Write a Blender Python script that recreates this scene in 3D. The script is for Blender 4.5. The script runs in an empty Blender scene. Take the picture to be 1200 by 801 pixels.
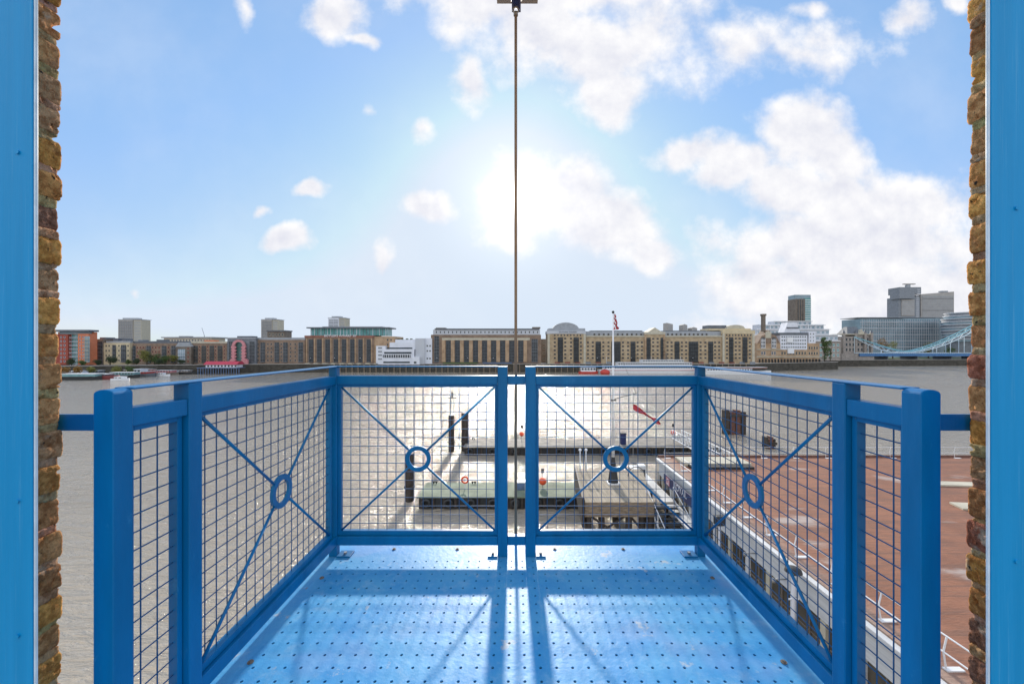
import bpy, math, random
from mathutils import Vector, Matrix, noise
random.seed(7)
R = math.radians
S = bpy.context.scene
COL = S.collection

# ------------------------------------------------------------------ camera
ZC = 16.0            # eye height above the river, metres
F = 460.0            # focal length in pixels of the 1200 px wide photograph
cam = bpy.data.cameras.new('camera')
cam.sensor_width = 36.0
cam.lens = 36.0 * F / 1200.0
cam.shift_x = -6 / 1200.0
cam.shift_y = 6.5 / 1200.0
cam.clip_start = 0.05
cam.clip_end = 20000
co = bpy.data.objects.new('camera', cam)
co.location = (0, 0, ZC)
co.rotation_euler = (R(90), 0, 0)
COL.objects.link(co)
S.camera = co

# ------------------------------------------------------------------ exposure
S.view_settings.view_transform = 'Standard'
S.view_settings.look = 'None'
S.view_settings.gamma = 1
S.view_settings.exposure = 0.62
S.view_settings.use_curve_mapping = False

SUN_EL, SUN_AZ = 21.0, -0.8      # degrees; azimuth from +Y towards +X
SUN_DIR = Vector((math.sin(R(SUN_AZ)) * math.cos(R(SUN_EL)), math.cos(R(SUN_AZ)) * math.cos(R(SUN_EL)), math.sin(R(SUN_EL))))


class NT:
    """small helper to write node trees as expressions"""
    def __init__(s, nt):
        s.nt = nt
        s.n = nt.nodes
        s.l = nt.links

    def put(s, sock, v):
        if isinstance(v, bpy.types.NodeSocket):
            s.l.new(v, sock)
        elif v is not None:
            sock.default_value = v

    def m(s, op, a, b=None, c=None, clamp=False):
        n = s.n.new('ShaderNodeMath'); n.operation = op; n.use_clamp = clamp
        s.put(n.inputs[0], a)
        if b is not None: s.put(n.inputs[1], b)
        if c is not None: s.put(n.inputs[2], c)
        return n.outputs[0]

    def v(s, op, a, b=None):
        n = s.n.new('ShaderNodeVectorMath'); n.operation = op
        s.put(n.inputs[0], a)
        if b is not None: s.put(n.inputs[1], b)
        return n.outputs['Value'] if op in ('LENGTH', 'DOT_PRODUCT', 'DISTANCE') else n.outputs[0]

    def noise(s, vec, scale, detail=4, rough=.5, dist=0):
        n = s.n.new('ShaderNodeTexNoise')
        s.put(n.inputs['Vector'], vec)
        n.inputs['Scale'].default_value = scale
        n.inputs['Detail'].default_value = detail
        n.inputs['Roughness'].default_value = rough
        n.inputs['Distortion'].default_value = dist
        return n.outputs[0]

    def ss(s, x, a, b, lo=0., hi=1.):
        n = s.n.new('ShaderNodeMapRange'); n.interpolation_type = 'SMOOTHSTEP'
        s.put(n.inputs[0], x)
        for i, q in enumerate((a, b, lo, hi)): n.inputs[i + 1].default_value = q
        return n.outputs[0]

    def mix(s, f, a, b, mode='MIX'):
        n = s.n.new('ShaderNodeMix'); n.data_type = 'RGBA'; n.blend_type = mode
        s.put(n.inputs['Factor'], f)
        for k, q in (('A', a), ('B', b)):
            sock = [i for i in n.inputs if i.name == k and i.type == 'RGBA'][0]
            if isinstance(q, tuple) and len(q) == 3: q = (*q, 1)
            s.put(sock, q)
        return [o for o in n.outputs if o.type == 'RGBA'][0]


# ------------------------------------------------------------------ world
world = bpy.data.worlds.new('World')
S.world = world
world.use_nodes = True
T = NT(world.node_tree)
T.n.clear()
sky = T.n.new('ShaderNodeTexSky')
sky.sky_type = 'NISHITA'
sky.sun_disc = False
sky.sun_elevation = R(SUN_EL)
sky.sun_rotation = R(SUN_AZ)
sky.altitude = 20
sky.air_density = 1.0
sky.dust_density = 0.6
sky.ozone_density = 2.0
tc = T.n.new('ShaderNodeTexCoord')
d = T.v('NORMALIZE', tc.outputs['Generated'])
sep = T.n.new('ShaderNodeSeparateXYZ'); T.l.new(d, sep.inputs[0])
dy = T.m('MAXIMUM', sep.outputs[1], .06)
u = T.m('DIVIDE', sep.outputs[0], dy)
vv = T.m('DIVIDE', sep.outputs[2], dy)
cmb = T.n.new('ShaderNodeCombineXYZ'); T.l.new(u, cmb.inputs[0]); T.l.new(vv, cmb.inputs[1])
P0 = cmb.outputs[0]
warp_n = T.n.new('ShaderNodeTexNoise'); T.l.new(P0, warp_n.inputs['Vector'])
warp_n.inputs['Scale'].default_value = 5; warp_n.inputs['Detail'].default_value = 4
warp = T.v('MULTIPLY', T.v('SUBTRACT', warp_n.outputs['Color'], (.5, .5, .5)), (.16, .12, 0))
PW = T.v('ADD', P0, warp)
# (centre, radii, strength): the clouds of that day, as directions in the sky
clouds = [
 (560, -15, 66, 68, 1.0), (625, 30, 70, 66, .9), (700, 60, 70, 60, .95), (716, 104, 48, 42, 1.0), (650, -20, 200, 45, .9),
 (548, 92, 24, 34, .75), (760, 40, 95, 62, .55), (860, 45, 95, 40, .42), (940, 70, 75, 30, .36),
 (1062, 27, 34, 24, .62), (985, 50, 90, 30, .34), (955, 12, 22, 14, .5), (1125, 4, 20, 16, .7),
 (388, 22, 42, 30, .95), (425, 44, 28, 10, .7), (279, 8, 12, 22, .5),
 (370, 217, 26, 15, .9), (342, 280, 32, 18, .95), (496, 241, 30, 24, .95), (449, 306, 10, 22, .5),
 (306, 244, 13, 9, .6), (500, 150, 13, 13, .45), (433, 120, 11, 12, .35), (163, 344, 8, 6, .4),
 (640, 225, 78, 48, 1.0), (600, 262, 48, 40, .9), (716, 262, 72, 46, 1.0), (765, 296, 36, 26, .9),
 (800, 180, 58, 22, .75), (862, 196, 58, 34, 1.0), (940, 150, 58, 44, 1.0), (962, 176, 60, 48, 1.0),
 (930, 225, 80, 36, .95), (985, 232, 70, 50, 1.0), (1080, 240, 85, 46, .9), (1000, 290, 180, 50, 1.0),
 (905, 335, 86, 44, .9), (1050, 345, 190, 64, 1.0), (860, 378, 80, 16, .45),
]
e = None
for (cx, cy, rx, ry, st) in clouds:
    c = ((cx - 606) / F, (407 - cy) / F, 0)
    q = T.v('LENGTH', T.v('MULTIPLY', T.v('SUBTRACT', PW, c), (F / rx / 1.22, F / ry / 1.22, 0)))
    q = T.m('MULTIPLY', T.m('SUBTRACT', 1.0, q), st) if st != 1.0 else T.m('SUBTRACT', 1.0, q)
    e = q if e is None else T.m('SMOOTH_MAX', e, q, .12)
nz = T.noise(P0, 7.0, 9, .60)
nz2 = T.noise(T.v('ADD', P0, (.012, .035, 0)), 7.0, 7, .58)
dens = T.m('ADD', e, T.m('MULTIPLY', T.m('SUBTRACT', nz, .5), 1.25))
cov = T.ss(dens, -.02, .52)
front = T.ss(sep.outputs[1], .05, .2)
cov = T.m('MULTIPLY', cov, front)
# cloud out of view, made denser and brighter to fill camera-facing sides
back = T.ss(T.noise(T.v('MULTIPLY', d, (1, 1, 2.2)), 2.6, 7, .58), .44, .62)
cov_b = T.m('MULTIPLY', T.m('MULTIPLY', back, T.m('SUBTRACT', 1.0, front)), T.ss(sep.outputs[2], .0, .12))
veil = T.m('MULTIPLY', T.ss(T.noise(P0, 2.2, 5, .55), .38, .75), .16)
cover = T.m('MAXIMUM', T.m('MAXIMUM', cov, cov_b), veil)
relief = T.m('MULTIPLY', T.m('SUBTRACT', nz, nz2), 2.8)
lit = T.m('ADD', T.m('ADD', .68, relief), T.m('MULTIPLY', T.ss(dens, .15, 1.2), -.30), clamp=True)
ccol = T.mix(lit, (5.0, 5.1, 5.7), (6.65, 6.6, 6.65))
ccol = T.mix(front, (17, 16.4, 15.4), ccol)  # unseen rear cloud brightened to light the far buildings
# forward scattering of the sun through thin cloud
cosun = T.v('DOT_PRODUCT', d, tuple(SUN_DIR))
aur = T.m('ADD', T.m('MULTIPLY', T.m('POWER', T.m('MAXIMUM', cosun, 0), 110), 1.7), T.m('MULTIPLY', T.m('POWER', T.m('MAXIMUM', cosun, 0), 1500), 14))
# ground-level whitening and deeper blue aloft
blue = T.mix(T.ss(sep.outputs[2], .0, .5), (.74, .83, 1.28), (.56, .90, 1.48))
skyc = T.mix(1.0, sky.outputs[0], blue, 'MULTIPLY')
gm = T.n.new('ShaderNodeGamma'); T.l.new(T.v('MINIMUM', T.v('MULTIPLY', skyc, (.127, .127, .127)), (.66, .78, .98)), gm.inputs[0]); gm.inputs[1].default_value = .40
hs = T.n.new('ShaderNodeHueSaturation'); hs.inputs['Saturation'].default_value = 1.22
T.l.new(gm.outputs[0], hs.inputs['Color'])
skyc = T.v('MULTIPLY', hs.outputs[0], (5.7, 6.0, 6.25))
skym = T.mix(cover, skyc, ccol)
am = T.n.new('ShaderNodeCombineColor')
T.l.new(aur, am.inputs[0]); T.l.new(T.m('MULTIPLY', aur, .96), am.inputs[1]); T.l.new(T.m('MULTIPLY', aur, .88), am.inputs[2])
skyf = T.mix(1.0, skym, am.outputs[0], 'ADD')
bg = T.n.new('ShaderNodeBackground')
T.l.new(skyf, bg.inputs[0])
bg.inputs[1].default_value = 0.10
wo = T.n.new('ShaderNodeOutputWorld')
T.l.new(bg.outputs[0], wo.inputs[0])

# ------------------------------------------------------------------ sun
sl = bpy.data.lights.new('sun', 'SUN')
sl.energy = 3.5
sl.angle = R(2.0)
sl.color = (1.0, .93, .82)
so = bpy.data.objects.new('sun', sl)
so.rotation_euler = SUN_DIR.to_track_quat('Z', 'Y').to_euler()
so.location = (0, 20, 60)
COL.objects.link(so)


# ------------------------------------------------------------------ materials
def mat(name, col, rough=.6, var=.25, scale=3., bump=0., metal=0., col2=None, stretch=(1, 1, 1), spec=.5, bscale=None, attr=None):
    m = bpy.data.materials.new(name); m.use_nodes = True
    t = NT(m.node_tree)
    b = t.n['Principled BSDF']
    tco = t.n.new('ShaderNodeTexCoord')
    vec = t.v('MULTIPLY', tco.outputs['Object'], stretch)
    n = t.noise(vec, scale, 6, .6)
    c2 = col2 or tuple(x * (1 - var) for x in col)
    c = t.mix(t.ss(n, .3, .7), col, c2)
    if attr:
        a = t.n.new('ShaderNodeAttribute'); a.attribute_name = attr
        c = t.mix(1.0, c, a.outputs['Color'], 'MULTIPLY')
    t.l.new(c, b.inputs['Base Color'])
    t.l.new(t.m('ADD', rough - .08, t.m('MULTIPLY', n, .16)), b.inputs['Roughness'])
    b.inputs['Metallic'].default_value = metal
    b.inputs['Specular IOR Level'].default_value = spec
    if bump:
        bp = t.n.new('ShaderNodeBump'); bp.inputs['Strength'].default_value = 1; bp.inputs['Distance'].default_value = bump
        t.l.new(t.noise(vec, bscale or scale * 4, 5, .6), bp.inputs['Height'])
        t.l.new(bp.outputs[0], b.inputs['Normal'])
    return m


def brick_mat(name, c1, c2, mortar, sx=.23, sz=.075):
    """wall brick for upright walls, courses in world-sized units"""
    m = bpy.data.materials.new(name); m.use_nodes = True
    t = NT(m.node_tree); b = t.n['Principled BSDF']
    tco = t.n.new('ShaderNodeTexCoord')
    sp = t.n.new('ShaderNodeSeparateXYZ'); t.l.new(tco.outputs['Object'], sp.inputs[0])
    cb = t.n.new('ShaderNodeCombineXYZ')
    t.l.new(t.m('ADD', sp.outputs[0], sp.outputs[1]), cb.inputs[0]); t.l.new(sp.outputs[2], cb.inputs[1])
    br = t.n.new('ShaderNodeTexBrick'); t.l.new(cb.outputs[0], br.inputs['Vector'])
    br.inputs['Scale'].default_value = 1
    br.inputs['Brick Width'].default_value = sx; br.inputs['Row Height'].default_value = sz
    br.inputs['Mortar Size'].default_value = .008
    br.inputs['Color1'].default_value = (*c1, 1); br.inputs['Color2'].default_value = (*c2, 1); br.inputs['Mortar'].default_value = (*mortar, 1)
    w = t.ss(t.noise(tco.outputs['Object'], .35, 6, .6), .3, .75)
    c = t.mix(w, br.outputs['Color'], t.mix(1.0, br.outputs['Color'], (.62, .58, .55), 'MULTIPLY'))
    t.l.new(c, b.inputs['Base Color']); b.inputs['Roughness'].default_value = .85
    return m


M = {}
M['blue'] = mat('blue_gloss_paint', (0, .158, .40), .40, .18, 9, .0006, spec=.3, stretch=(1, 1, .25), bscale=60)
M['blue_side'] = mat('blue_brushed_paint', (0, .235, .53), .5, .16, 14, .0004, col2=(.004, .26, .58), stretch=(3, 3, .12), bscale=70, spec=.2)
M['wire'] = mat('blue_wire_paint', (.002, .085, .23), .5, .2, 30)
M['strip'] = mat('pale_lit_edge', (.62, .74, .84), .4, .2, 20)  # pale colour stands for light on the frame board's side face
M['steel'] = mat('galvanised_steel', (.34, .35, .36), .42, .3, 40, metal=.6)
M['rustbolt'] = mat('rusty_bolt', (.17, .15, .13), .6, .4, 60)
M['dark'] = mat('dark_underside', (.02, .022, .025), .8)
M['cable'] = mat('greasy_steel_cable', (.30, .22, .15), .5, .25, 6, metal=.2)
M['wood'] = mat('weathered_timber', (.27, .21, .15), .85, .5, 2.5, .01, stretch=(1, 1, 4))
M['deckwood'] = mat('pale_timber_deck', (.36, .31, .24), .85, .35, 1.2, .01, stretch=(6, .6, 1), spec=.15)
M['pile'] = mat('tarred_pile', (.055, .042, .035), .7, .5, 2, .02)
M['pileband'] = mat('rusty_pile', (.16, .07, .05), .8, .5, 3, .02)
M['pontoon_green'] = mat('algae_green_deck', (.22, .26, .19), .8, .35, .6, .01, spec=.15)
M['pontoon_grey'] = mat('grey_pontoon_deck', (.27, .25, .22), .8, .35, .8, .01, spec=.15)
M['hullblack'] = mat('black_fender', (.03, .032, .035), .6, .4, 2)
M['white'] = mat('white_paint', (.74, .75, .77), .5, .12, 1.5)
M['whitewall'] = mat('white_render', (.70, .72, .78), .7, .12, .3)
M['red'] = mat('red_paint', (.55, .05, .035), .5, .2, 2)
M['orange_ball'] = mat('orange_red_ball', (.75, .09, .03), .5, .1, 4)
M['flagred'] = mat('red_flag_cloth', (.42, .035, .05), .7, .2, 4)
M['navy'] = mat('navy_sign_panel', (.015, .025, .11), .45, .2, 3)
M['boardwhite'] = mat('white_boarding', (.62, .63, .64), .6, .2, .8, .01, stretch=(1, .3, 14))
M['glass'] = mat('dark_window_glass', (.035, .05, .065), .12, .5, .35)
M['glass2'] = mat('bay_glazing', (.05, .06, .07), .35, .6, .5)
M['tealglass'] = mat('green_glazing', (.05, .22, .20), .15, .6, .25, col2=(.16, .34, .36))
M['blueglass'] = mat('pale_blue_curtain_glass', (.26, .36, .42), .25, .35, .08)
M['winbrown'] = mat('brown_window_glass', (.07, .06, .045), .2, .4, .8)
M['stock'] = brick_mat('yellow_stock_brick', (.54, .41, .25), (.44, .33, .20), (.45, .38, .29))
M['stock2'] = brick_mat('tan_brick', (.52, .35, .21), (.42, .27, .16), (.42, .35, .27))
M['brown'] = brick_mat('brown_brick', (.31, .215, .15), (.23, .155, .11), (.28, .23, .19))
M['umber'] = brick_mat('umber_brick', (.21, .17, .14), (.16, .13, .10), (.2, .18, .16))
M['redbrick'] = brick_mat('red_brick', (.36, .11, .07), (.26, .07, .05), (.3, .25, .2))
M['brickred2'] = mat('terracotta_cladding', (.34, .07, .045), .8, .2, .5)
M['orange'] = mat('orange_render', (.62, .20, .10), .8, .15, .6)
M['cream'] = mat('cream_render', (.60, .50, .33), .8, .2, .4)
M['creamstone'] = mat('pale_stone', (.52, .48, .38), .8, .2, .6)
M['stone'] = mat('grey_stone', (.36, .32, .29), .85, .35, .8, .03)
M['concrete'] = mat('tower_concrete', (.38, .36, .34), .8, .15, .15)
M['palebld'] = mat('pale_hazy_cladding', (.50, .52, .56), .8, .1, .1)
M['slate'] = mat('slate_roof', (.13, .145, .17), .6, .3, .6)
M['lead'] = mat('grey_lead_roof', (.33, .35, .38), .5, .2, .5)
M['greycl'] = mat('grey_cladding', (.22, .24, .27), .6, .25, .5)
M['pink'] = mat('pink_red_concrete', (.60, .25, .27), .7, .15, .6)
M['pinkroof'] = mat('crimson_canopy', (.52, .05, .09), .7, .2, .8)
M['tealpaint'] = mat('pale_blue_bridge_paint', (.20, .48, .56), .5, .3, .8)
M['whiteblue'] = mat('white_bridge_paint', (.55, .66, .72), .5, .2, .8)
M['bridgeblue'] = mat('mid_blue_bridge_paint', (.05, .18, .42), .5, .3, .8)
M['wallriver'] = mat('tide_stained_wall', (.075, .068, .055), .9, .5, .5, .03)
M['land'] = mat('paved_ground', (.22, .21, .19), .9, .3, .2)
M['grass'] = mat('grass_bank', (.09, .13, .04), .9, .4, .4)
M['bark'] = mat('bark', (.10, .075, .05), .9, .4, 2)
M['leafg'] = mat('green_foliage', (.10, .16, .04), .7, .5, .9)
M['leafd'] = mat('dark_foliage', (.05, .08, .03), .7, .5, .9)
M['leafo'] = mat('autumn_foliage', (.32, .17, .03), .7, .5, .9)
M['leafy'] = mat('yellow_green_foliage', (.24, .24, .05), .7, .5, .9)
M['tealtarp'] = mat('teal_tarpaulin', (.22, .40, .42), .6, .3, .5)
M['plum'] = mat('dull_red_hull', (.22, .05, .05), .6, .3, .8)
M['bluepile'] = mat('blue_grey_steel', (.12, .19, .34), .6, .4, .8)


# ------------------------------------------------------------------ mesh building
class MB:
    def __init__(s):
        s.v = []; s.f = []; s.mi = []; s.c = {}

    def quadbox(s, p, mi=0):
        b = len(s.v); s.v += [Vector(q) for q in p]
        for f in ((0, 3, 2, 1), (4, 5, 6, 7), (0, 1, 5, 4), (1, 2, 6, 5), (2, 3, 7, 6), (3, 0, 4, 7)):
            s.f.append(tuple(b + i for i in f)); s.mi.append(mi)

    def box(s, x0, x1, y0, y1, z0, z1, mi=0):
        if x0 > x1: x0, x1 = x1, x0
        if y0 > y1: y0, y1 = y1, y0
        if z0 > z1: z0, z1 = z1, z0
        s.quadbox([(x0, y0, z0), (x1, y0, z0), (x1, y1, z0), (x0, y1, z0), (x0, y0, z1), (x1, y0, z1), (x1, y1, z1), (x0, y1, z1)], mi)

    def tube(s, a, b, r0, r1=None, n=8, mi=0, cap=True):
        a = Vector(a); b = Vector(b); r1 = r0 if r1 is None else r1
        dv = (b - a).normalized()
        up = Vector((0, 0, 1)) if abs(dv.z) < .9 else Vector((1, 0, 0))
        x = dv.cross(up).normalized(); y = dv.cross(x)
        k = len(s.v)
        for (p, r) in ((a, r0), (b, r1)):
            for i in range(n):
                t = 2 * math.pi * i / n
                s.v.append(p + x * math.cos(t) * r + y * math.sin(t) * r)
        for i in range(n):
            j = (i + 1) % n
            s.f.append((k + i, k + j, k + n + j, k + n + i)); s.mi.append(mi)
        if cap:
            s.f.append(tuple(k + n - 1 - i for i in range(n))); s.mi.append(mi)
            s.f.append(tuple(k + n + i for i in range(n))); s.mi.append(mi)

    def prism(s, pts, axis, a, b, mi=0):
        """pts: 2-D outline; axis 'y': (x,z) outline extruded from y=a to y=b; 'x': (y,z); 'z': (x,y)"""
        k = len(s.v); n = len(pts)
        for w in (a, b):
            for (p, q) in pts:
                s.v.append(Vector((p, w, q) if axis == 'y' else (w, p, q) if axis == 'x' else (p, q, w)))
        s.f.append(tuple(k + i for i in range(n))); s.mi.append(mi)
        s.f.append(tuple(k + n + n - 1 - i for i in range(n))); s.mi.append(mi)
        for i in range(n):
            j = (i + 1) % n
            s.f.append((k + i, k + n + i, k + n + j, k + j)); s.mi.append(mi)

    def ball(s, c, r, n=12, m=8, mi=0, sc=(1, 1, 1)):
        k = len(s.v); c = Vector(c)
        for j in range(m + 1):
            ph = math.pi * j / m
            for i in range(n):
                th = 2 * math.pi * i / n
                s.v.append(c + Vector((r * sc[0] * math.sin(ph) * math.cos(th), r * sc[1] * math.sin(ph) * math.sin(th), r * sc[2] * math.cos(ph))))
        for j in range(m):
            for i in range(n):
                a = k + j * n + i; b2 = k + j * n + (i + 1) % n
                s.f.append((a, a + n, b2 + n, b2)); s.mi.append(mi)

    def torus(s, c, R0, r, axis='y', n=32, m=10, mi=0, flat=None):
        k = len(s.v); c = Vector(c)
        for i in range(n):
            t = 2 * math.pi * i / n
            for j in range(m):
                p = 2 * math.pi * j / m
                rr = R0 + r * math.cos(p); h = (flat or r) * math.sin(p)
                if flat:   # rectangular section
                    q = j * 4 // m
                    rr = R0 + (r if q in (0, 3) else -r); h = flat if q in (0, 1) else -flat
                a, b2 = rr * math.cos(t), rr * math.sin(t)
                s.v.append(c + Vector((a, h, b2) if axis == 'y' else (h, a, b2) if axis == 'x' else (a, b2, h)))
        for i in range(n):
            for j in range(m):
                a = k + i * m + j; b2 = k + i * m + (j + 1) % m
                c2 = k + ((i + 1) % n) * m + (j + 1) % m; d2 = k + ((i + 1) % n) * m + j
                s.f.append((a, d2, c2, b2)); s.mi.append(mi)

    def build(s, name, mats, parent=None, smooth=False, bevel=0., origin=None):
        if not isinstance(mats, (list, tuple)): mats = [mats]
        off = Vector(parent_world(parent)) if parent else Vector(origin or (0, 0, 0))
        me = bpy.data.meshes.new(name)
        me.from_pydata([tuple(q - off) for q in s.v], [], s.f)
        for mm in mats: me.materials.append(M[mm] if isinstance(mm, str) else mm)
        me.polygons.foreach_set('material_index', s.mi)
        if smooth: me.polygons.foreach_set('use_smooth', [True] * len(s.f))
        me.update()
        o = bpy.data.objects.new(name, me); COL.objects.link(o)
        if parent: o.parent = parent
        else: o.location = off
        if bevel:
            bv = o.modifiers.new('bevel', 'BEVEL'); bv.width = bevel; bv.segments = 2; bv.limit_method = 'ANGLE'; bv.angle_limit = R(40)
        return o


def parent_world(p):
    v = Vector((0, 0, 0))
    while p is not None:
        v = v + p.location; p = p.parent
    return v


def tag(o, label=None, cat=None, group=None, kind=None):
    if label: o['label'] = label
    if cat: o['category'] = cat
    if group: o['group'] = group
    if kind: o['kind'] = kind
    return o


def thing(name, label, cat, loc=(0, 0, 0), group=None):
    o = bpy.data.objects.new(name, None); COL.objects.link(o)
    o.location = loc; o.empty_display_size = .3
    return tag(o, label, cat, group)


def X(px, Y): return (px - 606.0) / F * Y
def Z(py, Y): return ZC - (py - 407.0) / F * Y


def lettering(text, size, mname, parent, loc, rot, extrude=.02, squeeze=1.0):
    cu = bpy.data.curves.new('lettering', 'FONT'); cu.body = text; cu.size = size; cu.extrude = extrude
    cu.align_x = 'LEFT'; cu.align_y = 'BOTTOM'
    tmp = bpy.data.objects.new('tmp', cu); COL.objects.link(tmp)
    bpy.context.view_layer.update()
    me = bpy.data.meshes.new_from_object(tmp.evaluated_get(bpy.context.evaluated_depsgraph_get()))
    bpy.data.objects.remove(tmp)
    me.materials.clear(); me.materials.append(M[mname])
    o = bpy.data.objects.new('lettering', me); COL.objects.link(o)
    o.parent = parent; o.location = Vector(loc) - parent_world(parent); o.rotation_euler = rot; o.scale = (squeeze, 1, 1)
    return o


# ------------------------------------------------------------------ water, land
def water_mat():
    m = bpy.data.materials.new('river_water'); m.use_nodes = True
    t = NT(m.node_tree); b = t.n['Principled BSDF']
    tco = t.n.new('ShaderNodeTexCoord')
    o = tco.outputs['Object']
    big = t.ss(t.noise(t.v('MULTIPLY', o, (.35, 1, 1)), .03, 4, .5), .35, .7)
    c = t.mix(big, (.39, .34, .275), (.31, .27, .215))
    t.l.new(c, b.inputs['Base Color'])
    b.inputs['IOR'].default_value = 1.5
    t.l.new(t.m('ADD', .07, t.m('MULTIPLY', big, .08)), b.inputs['Roughness'])
    h = t.m('ADD', t.m('MULTIPLY', t.noise(t.v('MULTIPLY', o, (.42, 1.3, 1)), .95, 4, .6, .8), .50),
            t.m('MULTIPLY', t.noise(t.v('MULTIPLY', o, (.4, 1.3, 1)), 3.4, 4, .6, 1.0), .13))
    h = t.m('ADD', h, t.m('MULTIPLY', t.noise(t.v('MULTIPLY', o, (.6, 1, 1)), .11, 3, .5), .35))
    bp = t.n.new('ShaderNodeBump'); bp.inputs['Strength'].default_value = 1.0; bp.inputs['Distance'].default_value = 1.0
    t.l.new(h, bp.inputs['Height']); t.l.new(bp.outputs[0], b.inputs['Normal'])
    return m


w = MB(); w.v = [Vector(q) for q in ((-6000, -300, 0), (6000, -300, 0), (6000, 6000, 0), (-6000, 6000, 0))]; w.f = [(0, 1, 2, 3)]; w.mi = [0]
tag(w.build('water', water_mat()), 'brown rippled tidal river glittering under the low sun', 'river', kind='structure')

bank = [(-2500, 150), (-420, 205), (-262, 224), (-215, 238), (-160, 250), (-120, 254), (150, 255), (160, 262), (235, 288), (245, 330), (395, 348), (2500, 520)]
LZ = 5.0
lb = MB()
k = len(bank)
lb.v = [Vector((x, y, LZ)) for x, y in bank] + [Vector((x * 1.0 if abs(x) > 2000 else x * 8, 9000, LZ)) for x, y in bank]
for i in range(k - 1):
    lb.f.append((i, i + 1, k + i + 1, k + i)); lb.mi.append(0)
tag(lb.build('ground', 'land'), 'paved ground of the far river bank', 'ground', kind='structure')

rw = thing('river_wall', 'long dark tide stained river wall with timber fender posts along the far bank', 'river wall', (0, 254, 0))
wm = MB()
for i in range(k - 1):
    (xa, ya), (xb, yb) = bank[i], bank[i + 1]
    wm.quadbox([(xa, ya - .6, -1), (xb, yb - .6, -1), (xb, yb + .1, -1), (xa, ya + .1, -1), (xa, ya - .6, LZ + .25), (xb, yb - .6, LZ + .25), (xb, yb + .1, LZ + .25), (xa, ya + .1, LZ + .25)])
    wm.quadbox([(xa, ya - .75, LZ + .25), (xb, yb - .75, LZ + .25), (xb, yb + .25, LZ + .25), (xa, ya + .25, LZ + .25), (xa, ya - .75, LZ + .55), (xb, yb - .75, LZ + .55), (xb, yb + .25, LZ + .55), (xa, ya + .25, LZ + .55)], 1)
wm.build('wall', ['wallriver', 'concrete'], rw)
post = MB(); post.box(-.25, .25, -.3, .3, -1, 5.2)
pm = None
for i in range(70):
    x = -118 + i * 3.86
    if x > 150: break
    if pm is None:
        o = post.build('fender_post', 'wood'); pm = o.data
    else:
        o = bpy.data.objects.new('fender_post', pm); COL.objects.link(o)
    o.parent = rw; o.location = (x, 254.1 + (x + 120) / 270 - .9 - 254, 0)


ZF_ = ZC - 1.162
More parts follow.
